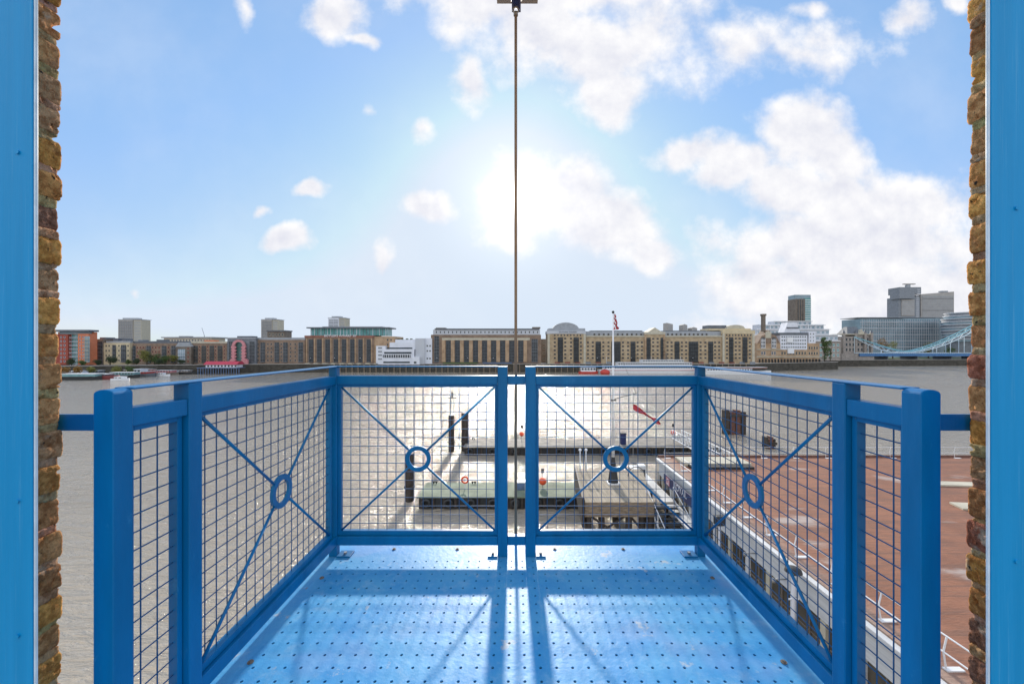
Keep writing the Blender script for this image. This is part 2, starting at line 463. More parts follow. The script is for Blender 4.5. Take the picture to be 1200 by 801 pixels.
# ------------------------------------------------------------------ brick jambs, door frame
def jamb(side):
    s = side
    name = 'left' if s < 0 else 'right'
    root = thing('brick_wall', 'rough edge of old yellow brick wall at the %s of the opening' % name, 'brick wall', (s * 1.3, .93, ZC - 1.2))
    rnd = random.Random(11 if s < 0 else 23)
    tones = [(.47, .25, .09), (.52, .28, .08), (.38, .20, .09), (.30, .14, .075), (.45, .26, .12), (.31, .13, .09), (.50, .28, .10), (.40, .26, .15), (.22, .12, .085), (.54, .30, .09)]
    vs = []; fs = []; cols = []
    z = ZC - 1.55
    mort = (.60, .38, .20)
    def rough_box(x0, x1, y0, y1, z0, z1, tone, amp, seed, nx, ny, nzz, tilt=0):
        # grid-surfaced box pushed about by noise
        k0 = {}
        def vid(i, j, l):
            key = (i, j, l)
            if key in k0: return k0[key]
            fx, fy, fz = i / nx, j / ny, l / nzz
            p = Vector((x0 + (x1 - x0) * fx, y0 + (y1 - y0) * fy, z0 + (z1 - z0) * fz + tilt * (fy - .5)))
            # round the corners
            ex = abs(fx - .5) * 2; ey = abs(fy - .5) * 2; ez = abs(fz - .5) * 2
            rr = .0025 * (max(0, ez - .6) / .4) ** 2
            p.x += (-s if False else s) * rr * (1 if (fx < .5) == (s > 0) else 0)
            p.y -= rr * 1.2 * (1 if fy > .5 else 0)
            q = p * 22 + Vector((seed * 3.1, seed * 1.7, seed))
            n1 = noise.noise_vector(q * .8) * amp + noise.noise_vector(q * 2.7) * amp * .5 + noise.noise_vector(q * 7) * amp * .5 + noise.noise_vector(q * 15) * amp * .22
            pit = max(0, noise.noise(q * 3.1 + Vector((9, 9, 9))) - .36) * .034
            p += n1 * Vector((1, 1, .45)).length / 1.5
            p.x += s * pit
            p.y -= pit * .8 * fy
            k0[key] = len(vs); vs.append(p); return k0[key]
        def face(a):
            fs.append(a); cols.append(tone)
        for i in range(nx):
            for j in range(ny):
                face((vid(i, j, 0), vid(i, j + 1, 0), vid(i + 1, j + 1, 0), vid(i + 1, j, 0)))
                face((vid(i, j, nzz), vid(i + 1, j, nzz), vid(i + 1, j + 1, nzz), vid(i, j + 1, nzz)))
        for i in range(nx):
            for l in range(nzz):
                face((vid(i, 0, l), vid(i + 1, 0, l), vid(i + 1, 0, l + 1), vid(i, 0, l + 1)))
                face((vid(i, ny, l), vid(i, ny, l + 1), vid(i + 1, ny, l + 1), vid(i + 1, ny, l)))
        for j in range(ny):
            for l in range(nzz):
                face((vid(0, j, l), vid(0, j, l + 1), vid(0, j + 1, l + 1), vid(0, j + 1, l)))
                face((vid(nx, j, l), vid(nx, j + 1, l), vid(nx, j + 1, l + 1), vid(nx, j, l + 1)))
    xi = 1.146 if s < 0 else 1.134
    yo = .987
    c = 0
    while z < ZC + 1.05:
        h = .062 + rnd.uniform(-.006, .009)
        mo = .0155 + rnd.uniform(-.004, .007)
        tone = rnd.choice(tones)
        f = rnd.uniform(1.15, 1.6); tone = (tone[0] * f * 1.08, tone[1] * f * .95, tone[2] * f * .85)
        jx = rnd.uniform(-.002, .005); jy = rnd.uniform(-.004, .003)
        x0, x1 = s * (xi + jx), s * (xi + .16)
        rough_box(min(x0, x1), max(x0, x1), .915, yo + jy, z, z + h, tone, .0022, c, 6, 24, 16, rnd.uniform(-.003, .003))
        x0 = s * (xi + .003 + rnd.uniform(-.003, .002))
        x1 = s * (xi + .16)
        rough_box(min(x0, x1), max(x0, x1), .915, yo - .005 + rnd.uniform(-.003, .002), z + h - .004, z + h + mo + .004, tuple(q * rnd.uniform(.8, 1.1) for q in mort), .003, c + 50, 5, 20, 6)
        z += h + mo
        c += 1
    off = root.location
    me = bpy.data.meshes.new('brick_edge'); me.from_pydata([tuple(q - off) for q in vs], [], fs)
    ca = me.color_attributes.new('tone', 'FLOAT_COLOR', 'CORNER')
    buf = []
    for f, col in zip(fs, cols):
        for _ in f: buf += [*col, 1]
    ca.data.foreach_set('color', buf)
    me.polygons.foreach_set('use_smooth', [True] * len(fs))
    me.materials.append(M['brickrough'])
    o = bpy.data.objects.new('brick_edge', me); COL.objects.link(o); o.parent = root
    b = MB(); b.box(s * (xi + .012), s * (xi + .14), .8715, .914, ZC - 1.5, ZC + 1.06); b.build('jamb_core', 'wallriver', root)
    b = MB(); x0, x1 = s * (xi + .1405), s * 5.0
    b.box(x0, x1, .872, .972, 0, ZC + 1.06)
    b.box(x0 - s * .05, x1, .858, .871, 0, ZC + 1.06)
    b.build('wall_face', brick_mat('old_wall_brick_' + name, (.42, .28, .14), (.3, .19, .11), (.38, .31, .22)), root)
    b = MB(); b.box(s * (xi + .02), s * (xi + .16), .872, .965, 0, ZC - 1.5)
    b.build('plain_jamb', 'wallriver', root)


def brickrough():
    m = bpy.data.materials.new('rough_old_brick'); m.use_nodes = True
    t = NT(m.node_tree); b = t.n['Principled BSDF']
    tco = t.n.new('ShaderNodeTexCoord'); o = tco.outputs['Object']
    a = t.n.new('ShaderNodeAttribute'); a.attribute_name = 'tone'
    n = t.ss(t.noise(o, 48, 8, .72), .36, .62)
    c = t.mix(n, a.outputs['Color'], t.mix(1.0, a.outputs['Color'], (.50, .41, .34), 'MULTIPLY'))
    sp = t.ss(t.noise(o, 13, 5, .6), .60, .70)
    c = t.mix(t.m('MULTIPLY', sp, .7), c, (.56, .47, .36))
    pit = t.ss(t.noise(o, 85, 3, .5), .67, .74)
    c = t.mix(pit, c, (.05, .035, .025))
    soot = t.ss(t.noise(t.v('ADD', o, (5, 3, 1)), 9, 4, .6), .60, .72)
    c = t.mix(t.m('MULTIPLY', soot, .35), c, (.10, .075, .07))
    t.l.new(c, b.inputs['Base Color']); b.inputs['Roughness'].default_value = .92
    b.inputs['Specular IOR Level'].default_value = .2
    bp = t.n.new('ShaderNodeBump'); bp.inputs['Distance'].default_value = .009
    t.l.new(t.m('SUBTRACT', t.noise(o, 90, 6, .7), t.m('MULTIPLY', pit, .8)), bp.inputs['Height']); t.l.new(bp.outputs[0], b.inputs['Normal'])
    return m


M['brickrough'] = brickrough()


def scuffed_frame():
    m = M['blue_side']
    t = NT(m.node_tree); b = t.n['Principled BSDF']
    base = b.inputs['Base Color'].links[0].from_socket
    o = t.n.new('ShaderNodeTexCoord').outputs['Object']
    st = t.ss(t.noise(t.v('MULTIPLY', o, (90, 90, 1.5)), 2, 4, .7), .55, .72)
    c = t.mix(t.m('MULTIPLY', st, .34), base, (.10, .36, .62))
    sc = t.ss(t.noise(t.v('MULTIPLY', o, (9, 9, 3)), 4, 6, .7), .70, .76)
    c = t.mix(t.m('MULTIPLY', sc, .2), c, (.42, .58, .72))
    t.l.new(c, b.inputs['Base Color'])


scuffed_frame()


def worn_blue():
    m = M['blue']
    t = NT(m.node_tree); b = t.n['Principled BSDF']
    base = b.inputs['Base Color'].links[0].from_socket
    o = t.n.new('ShaderNodeTexCoord').outputs['Object']
    sc = t.ss(t.noise(t.v('MULTIPLY', o, (1, 1, .5)), 16, 6, .75), .60, .72)
    c = t.mix(t.m('MULTIPLY', sc, .35), base, (.05, .26, .50))
    ch = t.ss(t.noise(t.v('ADD', o, (4, 1, 2)), 22, 5, .7), .715, .74)
    c = t.mix(t.m('MULTIPLY', ch, .8), c, (.16, .13, .11))
    gr = t.ss(t.noise(t.v('MULTIPLY', o, (8, 8, 1)), 2.2, 4, .6), .5, .8)
    c = t.mix(t.m('MULTIPLY', gr, .3), c, (.0, .09, .24))
    t.l.new(c, b.inputs['Base Color'])


worn_blue()
for s in (-1, 1):
    jamb(s)
    nm = 'left' if s < 0 else 'right'
    r = thing('door_frame', 'tall blue painted door frame board at the %s edge of the view' % nm, 'door frame', (s * 1.1, .83, ZC - 1.16))
    fx_ = 0 if s < 0 else .0225
    b = MB(); b.box(s * (1.0442 - fx_), s * 1.50, .8455, .8530, ZC - 1.16, ZC + 1.0)
    b.build('frame_board', 'blue_side', r, bevel=.0012)
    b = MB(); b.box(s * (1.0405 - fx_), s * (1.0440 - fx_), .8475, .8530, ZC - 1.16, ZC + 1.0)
    b.build('lit_edge_strip', 'strip', r, bevel=.0008)  # thin piece painted pale as the lit edge of the board
    b = MB()
    for zz in (ZC - .62, ZC - .33, ZC + .42) if s < 0 else (ZC - .46, ZC + .30, ZC + .9):
        b.tube((s * 1.075, .8425, zz), (s * 1.075, .846, zz), .0045, n=12)
    b.build('screw_head', 'blue_side', r)


lw = thing('lintel_wall', 'brick wall over and under the doorway behind the balcony', 'brick wall', (0, .93, ZC + 1.06))
b = MB(); b.box(-5, 5, .858, .972, ZC + 1.07, ZC + 6); b.box(-1.16, 1.16, .872, .965, 0, ZF_ - .03)
b.build('brickwork', brick_mat('lintel_brick', (.42, .28, .14), (.3, .19, .11), (.38, .31, .22)), lw)
b = MB(); b.box(-1.14, 1.14, .80, .985, ZF_ - .029, ZF_ - .002); b.build('threshold', 'concrete', lw)

# ------------------------------------------------------------------ balcony
def deck_mat():
    m = bpy.data.materials.new('worn_blue_deck_paint'); m.use_nodes = True
    t = NT(m.node_tree); b = t.n['Principled BSDF']
    tco = t.n.new('ShaderNodeTexCoord'); o = tco.outputs['Object']
    c = t.mix(t.ss(t.noise(o, 3.5, 6, .65), .35, .65), (.07, .35, .66), (.03, .28, .63))
    c = t.mix(t.m('MULTIPLY', t.ss(t.noise(t.v('ADD', o, (3, 1, 0)), 11, 6, .7), .5, .7), .55), c, (.20, .43, .68))
    c = t.mix(t.m('MULTIPLY', t.ss(t.noise(t.v('ADD', o, (8, 2, 0)), 2.3, 3, .6), .55, .7), .5), c, (.17, .33, .62))
    c = t.mix(t.m('MULTIPLY', t.ss(t.noise(t.v('ADD', o, (1, 7, 0)), 7, 7, .72), .60, .68), .7), c, (.46, .50, .52))
    c = t.mix(t.m('MULTIPLY', t.ss(t.noise(t.v('ADD', o, (4, 4, 0)), 9, 6, .75), .66, .73), .85), c, (.22, .15, .08))
    t.l.new(c, b.inputs['Base Color'])
    t.l.new(t.m('ADD', .36, t.m('MULTIPLY', t.noise(o, 6, 5, .6), .24)), b.inputs['Roughness'])
    b.inputs['Specular IOR Level'].default_value = .32
    bp = t.n.new('ShaderNodeBump'); bp.inputs['Distance'].default_value = .0015
    t.l.new(t.noise(o, 40, 4, .6), bp.inputs['Height']); t.l.new(bp.outputs[0], b.inputs['Normal'])
    return m


ZF = ZC - 1.162
bal = thing('balcony', 'blue steel balcony with mesh panels, crossed rods with rings and perforated floor', 'balcony', (0, 1.6, ZF))
dk = MB()
PXs, PYs = .0581, .059
X0 = -.9604 - PXs / 2; NX = 34
Y1 = 2.135 + PYs / 2; NY = 22
ho = .0058
ids = {}
def dv(x, y, z):
    key = (round(x, 5), round(y, 5), round(z, 5))
    if key not in ids:
        ids[key] = len(dk.v); dk.v.append(Vector((x, y, z)))
    return ids[key]
for i in range(NX):
    for j in range(NY):
        xa = X0 + i * PXs; ya = Y1 - (j + 1) * PYs; xb = xa + PXs; yb = ya + PYs
        cx, cy = (xa + xb) / 2, (ya + yb) / 2
        outer = [(xb, cy), (xb, yb), (cx, yb), (xa, yb), (xa, cy), (xa, ya), (cx, ya), (xb, ya)]
        inner = [(cx + ho * math.cos(math.pi / 4 * q), cy + ho * math.sin(math.pi / 4 * q)) for q in range(8)]
        for q in range(8):
            w2 = (q + 1) % 8
            dk.f.append((dv(*inner[q], ZF), dv(*outer[q], ZF), dv(*outer[w2], ZF), dv(*inner[w2], ZF))); dk.mi.append(0)
            dk.f.append((dv(*inner[q], ZF), dv(*inner[w2], ZF), dv(*inner[w2], ZF - .005), dv(*inner[q], ZF - .005))); dk.mi.append(0)
X1 = X0 + NX * PXs; Y0 = Y1 - NY * PYs
dk.box(-1.075, X0, Y0, 2.308, ZF - .03, ZF); dk.box(X1, 1.075, Y0, 2.308, ZF - .03, ZF); dk.box(X0, X1, Y1, 2.308, ZF - .03, ZF)
dk.box(-1.05, 1.05, Y0, 2.30, ZF - .10, ZF - .04, 1)
dk.build('deck_plate', [deck_mat(), 'dark'], bal)
bm_ = MB(); bm_.box(-1.075, -1.02, .99, 2.30, ZF - .22, ZF - .102); bm_.box(1.02, 1.075, .99, 2.30, ZF - .22, ZF - .102)
bm_.box(-1.02, 1.02, 2.24, 2.30, ZF - .22, ZF - .102)
bm_.build('support_beam', 'blue', bal)

HT, MT, MBt = ZC - .1035, ZC - .157, ZC - .206      # handrail top, mid rail top and bottom
PT, PB = ZC - .2215, ZC - 1.024                      # mesh opening
BT, BB = ZC - 1.050, ZC - 1.100                      # bottom rail
def bx(name, *a, mt='blue', bev=.003, par=bal):
    b = MB(); b.box(*a); return b.build(name, mt, par, bevel=bev)
for s in (-1, 1):
    xi, xo = s * 1.0, s * 1.050
    # near post with rounded cap, second post, corner post
    b = MB()
    arc = [(s * 1.025 + s * .025 * math.cos(t), ZC - .116 + .0115 * math.sin(t)) for t in [math.pi * q / 10 for q in range(11)]]
    b.prism([(s * 1.0, ZF), (s * 1.05, ZF)] + arc, 'y', .972, 1.022)
    b.build('post', 'blue', bal, bevel=.002)
    bx('post', xi, xo, 1.198, 1.248, ZF, HT - .006)
    bx('post', s * 1.003, s * 1.047, 2.180, 2.222, ZF, HT - .006)
    bx('handrail', s * 1.0, s * 1.050, 1.0225, 2.248, HT - .006, HT, bev=.002)
    for (ya, yb) in ((1.0225, 1.1975), (1.2485, 2.1795)):
        bx('mid_rail', s * 1.004, s * 1.046, ya, yb, MBt, MT)
        bx('bottom_rail', s * 1.004, s * 1.046, ya, yb, BB, BT)
    # wall bracket
    bx('wall_bracket', s * 1.051, s * 1.36, 1.000, 1.007, ZC - .212, ZC - .170, bev=.001)
    # mesh panels in the side
    for (ya, yb, brace) in ((1.026, 1.194, False), (1.252, 2.160, True)):
        p = MB(); t = .017
        p.box(s * 1.018, s * 1.046, ya, ya + t, PB - .024, MBt - .0005); p.box(s * 1.018, s * 1.046, yb - t, yb, PB - .024, MBt - .0005)
        p.box(s * 1.018, s * 1.046, ya + t, yb - t, PT, MBt - .0005); p.box(s * 1.018, s * 1.046, ya + t, yb - t, PB - .024, PB)
        fr = p.build('mesh_panel', 'blue', bal, bevel=.0015)
        wv = MB(); xw = s * 1.036
        y = (1.080 if not brace else 1.302)
        while y < yb - .02:
            wv.tube((xw, y, PB), (xw, y, PT), .0019, n=6, cap=False); y += .0500
        z = PT - .036
        while z > PB + .01:
            wv.tube((xw - s * .0038, ya + t, z), (xw - s * .0038, yb - t, z), .0019, n=6, cap=False); z -= .0482
        wv.build('wire_mesh', 'wire', fr, smooth=True)
        if brace:
            yc, zc = (ya + yb) / 2, (PT + PB) / 2; xb = s * 1.024
            rg = MB(); rg.torus((xb, yc, zc), .060, .0115, 'x', n=40, m=8, flat=.006); rg.build('ring', 'blue', fr, bevel=.0015)
            for (ye, ze) in ((ya + t, PT), (yb - t, PT), (ya + t, PB), (yb - t, PB)):
                dvv = Vector((0, ye - yc, ze - zc)); dvv = dvv.normalized() * .066
                rd = MB(); rd.tube((xb, yc + dvv.y, zc + dvv.z), (xb, ye, ze), .0058, n=10); rd.build('brace_rod', 'blue', fr, smooth=True)
    # front half: gate-like panel
    xp0, xp1 = (-.108, -.0535) if s < 0 else (.0455, .1035)
    bx('post', xp0, xp1, 2.178, 2.226, ZF, HT - .001)
    a0 = s * 1.0028; a1 = xp0 - .0005 if s < 0 else xp1 + .0005
    bx('handrail', a0 + s * .0465, a1, 2.180, 2.226, HT - .006, HT + .0005, bev=.002)
    bx('mid_rail', a0, a1, 2.182, 2.222, MBt, MT)
    bx('bottom_rail', a0, a1, 2.182, 2.222, BB, BT)
    lo, hi = min(a0, a1), max(a0, a1)
    p = MB(); t = .017
    p.box(lo, lo + t, 2.196, 2.221, PB - .0255, MBt - .0005); p.box(hi - t, hi, 2.196, 2.221, PB - .0255, MBt - .0005)
    p.box(lo + t, hi - t, 2.196, 2.221, PT, MBt - .0005); p.box(lo + t, hi - t, 2.196, 2.221, PB - .0255, PB)
    fr = p.build('mesh_panel', 'blue', bal, bevel=.0015)
    wv = MB(); yw = 2.214
    n = 16
    for q in range(n):
        x = lo + t + (hi - lo - 2 * t) * (q + .95) / (n + .9)
        wv.tube((x, yw, PB), (x, yw, PT), .0017, n=6, cap=False)
    z = PT - .043
    while z > PB + .01:
        wv.tube((lo + t, yw - .0034, z), (hi - t, yw - .0034, z), .0017, n=6, cap=False); z -= .0482
    wv.build('wire_mesh', 'wire', fr, smooth=True)
    xc, zc = (lo + hi) / 2, (PT + PB) / 2; yb_ = 2.203
    rg = MB(); rg.torus((xc, yb_, zc), .060, .0115, 'y', n=40, m=8, flat=.006); rg.build('ring', 'blue', fr, bevel=.0015)
    for (xe, ze) in ((lo + t, PT), (hi - t, PT), (lo + t, PB), (hi - t, PB)):
        dvv = Vector((xe - xc, 0, ze - zc)).normalized() * .066
        rd = MB(); rd.tube((xc + dvv.x, yb_, zc + dvv.z), (xe, yb_, ze), .0058, n=10); rd.build('brace_rod', 'blue', fr, smooth=True)
    # foot plates with bolts
    for (xa, xb) in ((s * 1.0, s * .925), (xp0 - .055, xp0 - .001) if s < 0 else (xp1 + .001, xp1 + .055)):
        fp = MB(); fp.box(xa, xb, 2.17, 2.235, ZF + .0005, ZF + .009); f_ = fp.build('foot_plate', 'blue', bal, bevel=.001)
        xm = (xa + xb) / 2
        bo = MB(); bo.tube((xm, 2.2, ZF + .009), (xm, 2.2, ZF + .018), .009, n=6); bo.build('bolt', 'steel', f_)
bx('mid_rail', -.053, .045, 2.184, 2.220, MBt, MT)
bx('bottom_rail', -.053, .045, 2.184, 2.220, BB, BT)
bl = [(s * 1.0, y) for s in (-1, 1) for y in (1.45, 1.98)] + [(-.72, 2.262), (.22, 2.262), (.62, 2.262), (-.35, 2.262)]
for (x, y) in bl:
    b = MB(); b.tube((x * .985, y, ZF + .0005), (x * .985, y, ZF + .003), .011, n=16); b.tube((x * .985, y, ZF + .003), (x * .985, y, ZF + .008), .006, .005, n=6)
    b.build('deck_bolt', 'rustbolt', bal)

# hoist beam over the balcony and its cable
hb = thing('hoist_beam', 'end of a timber hoist beam with dark pulley block above the balcony', 'hoist beam', (0, 2.0, ZC + 2.2))
b = MB(); b.box(-.125, .128, .973, 2.45, ZC + 2.142, ZC + 2.162); b.box(-.02, .025, .973, 2.45, ZC + 2.162, ZC + 2.30); b.box(-.125, .128, .973, 2.45, ZC + 2.30, ZC + 2.32)
b.build('beam', 'stone', hb, bevel=.002)
pb = MB()
pb.box(-.032, -.018, 2.30, 2.40, ZC + 2.045, ZC + 2.141); pb.box(.008, .022, 2.30, 2.40, ZC + 2.045, ZC + 2.141)
pb.tube((-.018, 2.35, ZC + 2.085), (.008, 2.35, ZC + 2.085), .042, n=20)
pb.tube((-.04, 2.35, ZC + 2.085), (.03, 2.35, ZC + 2.085), .010, n=10)
pb.build('pulley_block', 'navy', hb, bevel=.002)
hc = thing('hoist_cable', 'thin brown steel hoist rod hanging from the pulley in front of the railing', 'cable', (-.008, 2.35, ZC + 2))
b = MB(); b.tube((-.008, 2.35, ZC - 1.6), (-.008, 2.35, ZC + 2.0), .0085, n=12); b.build('rod', 'cable', hc, smooth=True)
b = MB(); b.torus((-.008, 2.35, ZC + 2.018), .017, .005, 'y', n=20, m=8); b.tube((-.008, 2.35, ZC + 1.985), (-.008, 2.35, ZC + 2.003), .014, n=10)
b.build('shackle', 'steel', hc, smooth=True)


# ------------------------------------------------------------------ near river things
def pile(px, pt, Y, r, label, z0=-2, group='mooring piles in the river', mt='pile', zt=None):
    x = X(px, Y); zt = Z(pt, Y) if zt is None else zt
    t_ = thing('mooring_pile', label, 'pile', (x, Y, 0), group)
    b = MB(); b.tube((x, Y, z0), (x, Y, zt), r, n=18); b.build('shaft', mt, t_, smooth=False)
    b = MB(); b.tube((x, Y, zt), (x, Y, zt + .12), r * 1.06, r * .98, n=18); b.build('cap', 'hullblack', t_)
    b = MB(); b.torus((x, Y, min(zt - .8, 1.5)), r + .09, .08, 'z', n=24, m=8); b.build('collar', 'hullblack', t_)
    return t_


pile(529, 487, 60.5, .42, 'slim dark mooring pile, left of the pair at the far pontoon end')
pile(545, 484, 61.0, .55, 'thick dark mooring pile touching the left end of the far grey pontoon')
pile(480, 532, 41.0, .42, 'dark mooring pile beside the left end of the near green pontoon')


def pontoon(x0, x1, y0, y1, zt, deck, label, ringx=None, group=None):
    r_ = thing('pontoon', label, 'pontoon', ((x0 + x1) / 2, (y0 + y1) / 2, 0), group)
    b = MB(); b.box(x0, x1, y0, y1, zt - .14, zt); b.build('deck', deck, r_, bevel=.03)
    b = MB(); b.box(x0 + .15, x1 - .15, y0 + .2, y1 - .2, -.5, zt - .14); b.build('hull', 'hullblack', r_)
    fm = None; x = x0 + .5
    while x < x1 - .4:
        if fm is None:
            b = MB(); b.tube((0, 0, .15), (0, 0, zt - .15), .14, n=10); o = b.build('fender', 'pile'); fm = o.data
        else:
            o = bpy.data.objects.new('fender', fm); COL.objects.link(o)
        o.parent = r_; o.location = Vector((x, y0 + .06, 0)) - r_.location; x += 1.1
    for x in (x0 + 1, x0 + 5.2):
        yy = y1 - .4
        b = MB(); b.tube((x - .14, yy, zt), (x - .14, yy, zt + .2), .06, n=8); b.tube((x + .14, yy, zt), (x + .14, yy, zt + .2), .06, n=8); b.tube((x - .26, yy, zt + .19), (x + .26, yy, zt + .19), .045, n=8)
        b.build('bollard', 'dark', r_)
    return r_


p1 = pontoon(-9.9, 6.6, 38.8, 43.0, 1.25, 'pontoon_green', 'long low pontoon with pale green deck, the nearer of the two')
p2 = pontoon(-8.0, 30.5, 58.2, 63.4, 1.25, 'pontoon_grey', 'long low pontoon with grey deck farther out in the river')

tm = None
for (x, y) in [(-9 + i * 2.2, 38.7) for i in range(7)] + [(-7 + i * 3.3, 58.1) for i in range(11)]:
    if tm is None:
        b = MB(); b.torus((0, 0, 0), .34, .13, 'y', n=20, m=8); o = b.build('tyre_fender', 'hullblack', smooth=True); tm = o.data
    else:
        o = bpy.data.objects.new('tyre_fender', tm); COL.objects.link(o)
    par = p1 if y < 50 else p2
    o.parent = par; o.location = Vector((x, y, .62)) - par.location

def marker(px, py, Y, zb, r, label, ring=False):
    x = X(px, Y); z = Z(py, Y)
    t_ = thing('marker_post', label, 'marker', (x, Y, zb), 'orange markers on posts')
    b = MB(); b.tube((x, Y, zb), (x, Y, z + .9), .035, n=8); b.build('post', 'steel', t_)
    b = MB(); b.ball((x, Y, z), r, 18, 12); b.build('ball', 'orange_ball', t_, smooth=True)
    b = MB(); b.box(x - .16, x + .16, Y - .1, Y + .1, z + .9, z + 1.35); b.build('lantern', 'hullblack', t_)
marker(611.6, 508, 61.0, 1.25, .38, 'orange ball on thin post on the far pontoon seen between the two middle railing posts')
marker(789, 506.5, 61.0, 1.25, .38, 'orange ball on thin post near the right end of the far pontoon')
marker(636, 563.5, 41.5, 1.25, .40, 'orange ball on the near green pontoon beside the timber jetty')

lr = thing('life_ring', 'red and white life ring standing on the near green pontoon', 'life ring', (X(545, 41), 41, 1.25))
b = MB(); b.torus((X(545, 41), 41, 1.25 + .95), .32, .085, 'y', n=28, m=10); b.build('ring', 'orange_ball', lr, smooth=True)
b = MB(); b.box(X(545, 41) - .04, X(545, 41) + .04, 41.12, 41.2, 1.25, 2.7); b.build('stand', 'white', lr)
ck = thing('deck_locker', 'small blue and white locker on the near pontoon behind the middle railing posts', 'locker', (X(611, 41), 41, 1.25))
b = MB(); b.box(X(606, 41), X(615, 41), 40.6, 41.3, 1.25, 2.0); b.build('body', 'bluepile', ck, bevel=.03)
b = MB(); b.box(X(606, 41) - .03, X(615, 41) + .03, 40.55, 41.35, 2.0, 2.1); b.build('lid', 'white', ck, bevel=.02)

# mesh mast above the pair of piles, chains on the near pile
lt = thing('lattice_mast', 'slender lattice beacon mast rising behind the pair of piles', 'mast', (X(530, 61.4), 61.4, 5))
b = MB()
mx = X(530, 61.4)
for (a, c) in ((-.35, -.2), (.35, .2)):
    b.tube((mx + a, 61.4, -1), (mx + c, 61.4, Z(463, 61.4)), .045, n=6)
z = 3.; sg = 1
while z < Z(466, 61.4):
    b.tube((mx - .3 * sg, 61.4, z), (mx + .3 * sg, 61.4, z + .7), .03, n=6); z += .7; sg = -sg
b.build('lattice', 'steel', lt)
b = MB(); b.box(mx - .7, mx + .7, 61.2, 61.6, Z(466, 61.4), Z(466, 61.4) + .1); b.tube((mx, 61.4, Z(466, 61.4)), (mx, 61.4, Z(459, 61.4)), .1, n=8); b.build('lantern', 'dark', lt)

# dolphins on the right
def dolphin(x0, x1, pt, Y, label, zb):
    xa, xb = X(x0, Y), X(x1, Y); zt = Z(pt, Y)
    t_ = thing('mooring_dolphin', label, 'dolphin', ((xa + xb) / 2, Y, 0), 'mooring dolphins on the right')
    n = 4
    for i in range(n):
        x = xa + (xb - xa) * (i + .5) / n
        b = MB(); b.box(x - (xb - xa) / n * .42, x + (xb - xa) / n * .42, Y, Y + 1.2, zb, zt - (.3 if i % 2 else 0)); b.build('timber_pile', 'pileband' if i in (1, 2) else 'pile', t_, bevel=.05)
    b = MB(); b.box(xa - .1, xb + .1, Y - .18, Y, zt - 1.2, zt - .8); b.build('waling', 'pile', t_)
dolphin(849, 875, 480.5, 72, 'large dark brown timber dolphin standing alone in open water', -1)
dolphin(898, 909.5, 512, 62, 'narrow dark timber dolphin just behind the rust coloured roof', -1)

# timber jetty with flagpole
JZ = 3.5
jt = thing('jetty', 'pale timber jetty platform standing on dark braced piles', 'jetty', (8.5, 36, 0))
jo = [(5.5, 31.8), (11.0, 31.8), (12.9, 40.4), (6.2, 40.4)]
b = MB(); b.prism(jo, 'z', JZ - .12, JZ); b.build('deck', 'deckwood', jt)
b = MB()
b.quadbox([(5.45, 31.65, JZ - 1.15), (11.05, 31.65, JZ - 1.15), (11.05, 31.79, JZ - 1.15), (5.45, 31.79, JZ - 1.15), (5.45, 31.65, JZ + .02), (11.05, 31.65, JZ + .02), (11.05, 31.79, JZ + .02), (5.45, 31.79, JZ + .02)])
b.build('fascia', 'wood', jt)
b = MB()
b.quadbox([(5.2, 31.5, JZ - 1.9), (5.4, 31.5, JZ - 1.9), (6.1, 40.6, JZ - 1.9), (5.9, 40.6, JZ - 1.9), (5.2, 31.5, JZ + .45), (5.4, 31.5, JZ + .45), (6.1, 40.6, JZ + .45), (5.9, 40.6, JZ + .45)])
b.build('fender_wall', 'pile', jt)
for (x, y) in [(5.8, 32), (6.9, 32.1), (9.1, 32), (10.2, 32.1), (10.9, 32), (6.2, 36), (9, 36), (11.6, 36), (6.6, 40), (9.5, 40), (12.4, 40)]:
    b = MB(); b.tube((x, y, -1), (x, y, JZ - .12), .27, n=12); b.build('pile', 'pile', jt)
for (a, c) in (((6.0, 31.9, 2.3), (9.0, 31.9, .3)), ((9.0, 32.2, 2.3), (6.0, 32.2, .3)), ((5.8, 31.9, .9), (10.9, 31.9, .9)), ((9.2, 31.9, 2.3), (10.9, 31.9, .3))):
    b = MB(); b.tube(a, c, .09, n=8); b.build('cross_brace', 'pile', jt)
for (x, y) in ((6.4, 39.9), (7.0, 39.9)):
    b = MB(); b.tube((x, y, JZ), (x, y, JZ + 2.0), .06, n=8); b.ball((x, y, JZ + 2.1), .16, 10, 6); b.build('bollard_post', 'whitewall', jt)
b = MB(); b.torus((11.6, 38.2, JZ + .1), .8, .04, 'y', n=24, m=6); b.build('ladder_hoop', 'rustbolt', jt)

FY = 36.2; fx = X(718.5, FY)
fp = thing('flagpole', 'tall white flagpole with red flag standing on the timber jetty', 'flagpole', (fx, FY, JZ))
b = MB(); b.tube((fx, FY, JZ + 1.8), (fx, FY, Z(366, FY)), .15, .06, n=12); b.build('mast', 'white', fp, smooth=True)
b = MB(); b.tube((fx, FY, JZ + .1), (fx, FY, JZ + 2.6), .48, .12, n=14); b.build('base_cone', 'hullblack', fp)
b = MB(); b.box(fx - .55, fx + .55, FY - .5, FY + .5, JZ + .002, JZ + .12); b.build('base_plate', 'white', fp)
b = MB(); b.tube((fx - .15, FY, Z(468, FY)), (fx + 2.1, FY - .1, Z(460.5, FY)), .03, .02, n=6); b.tube((fx - .2, FY - .05, Z(468.5, FY)), (fx + .25, FY - .05, Z(468.5, FY)), .10, .06, n=8); b.build('gaff', 'dark', fp)
b = MB(); b.tube((fx + 2.1, FY - .1, Z(460.5, FY)), (fx + .1, FY - .1, Z(400, FY)), .012, n=4); b.build('halyard', 'dark', fp)
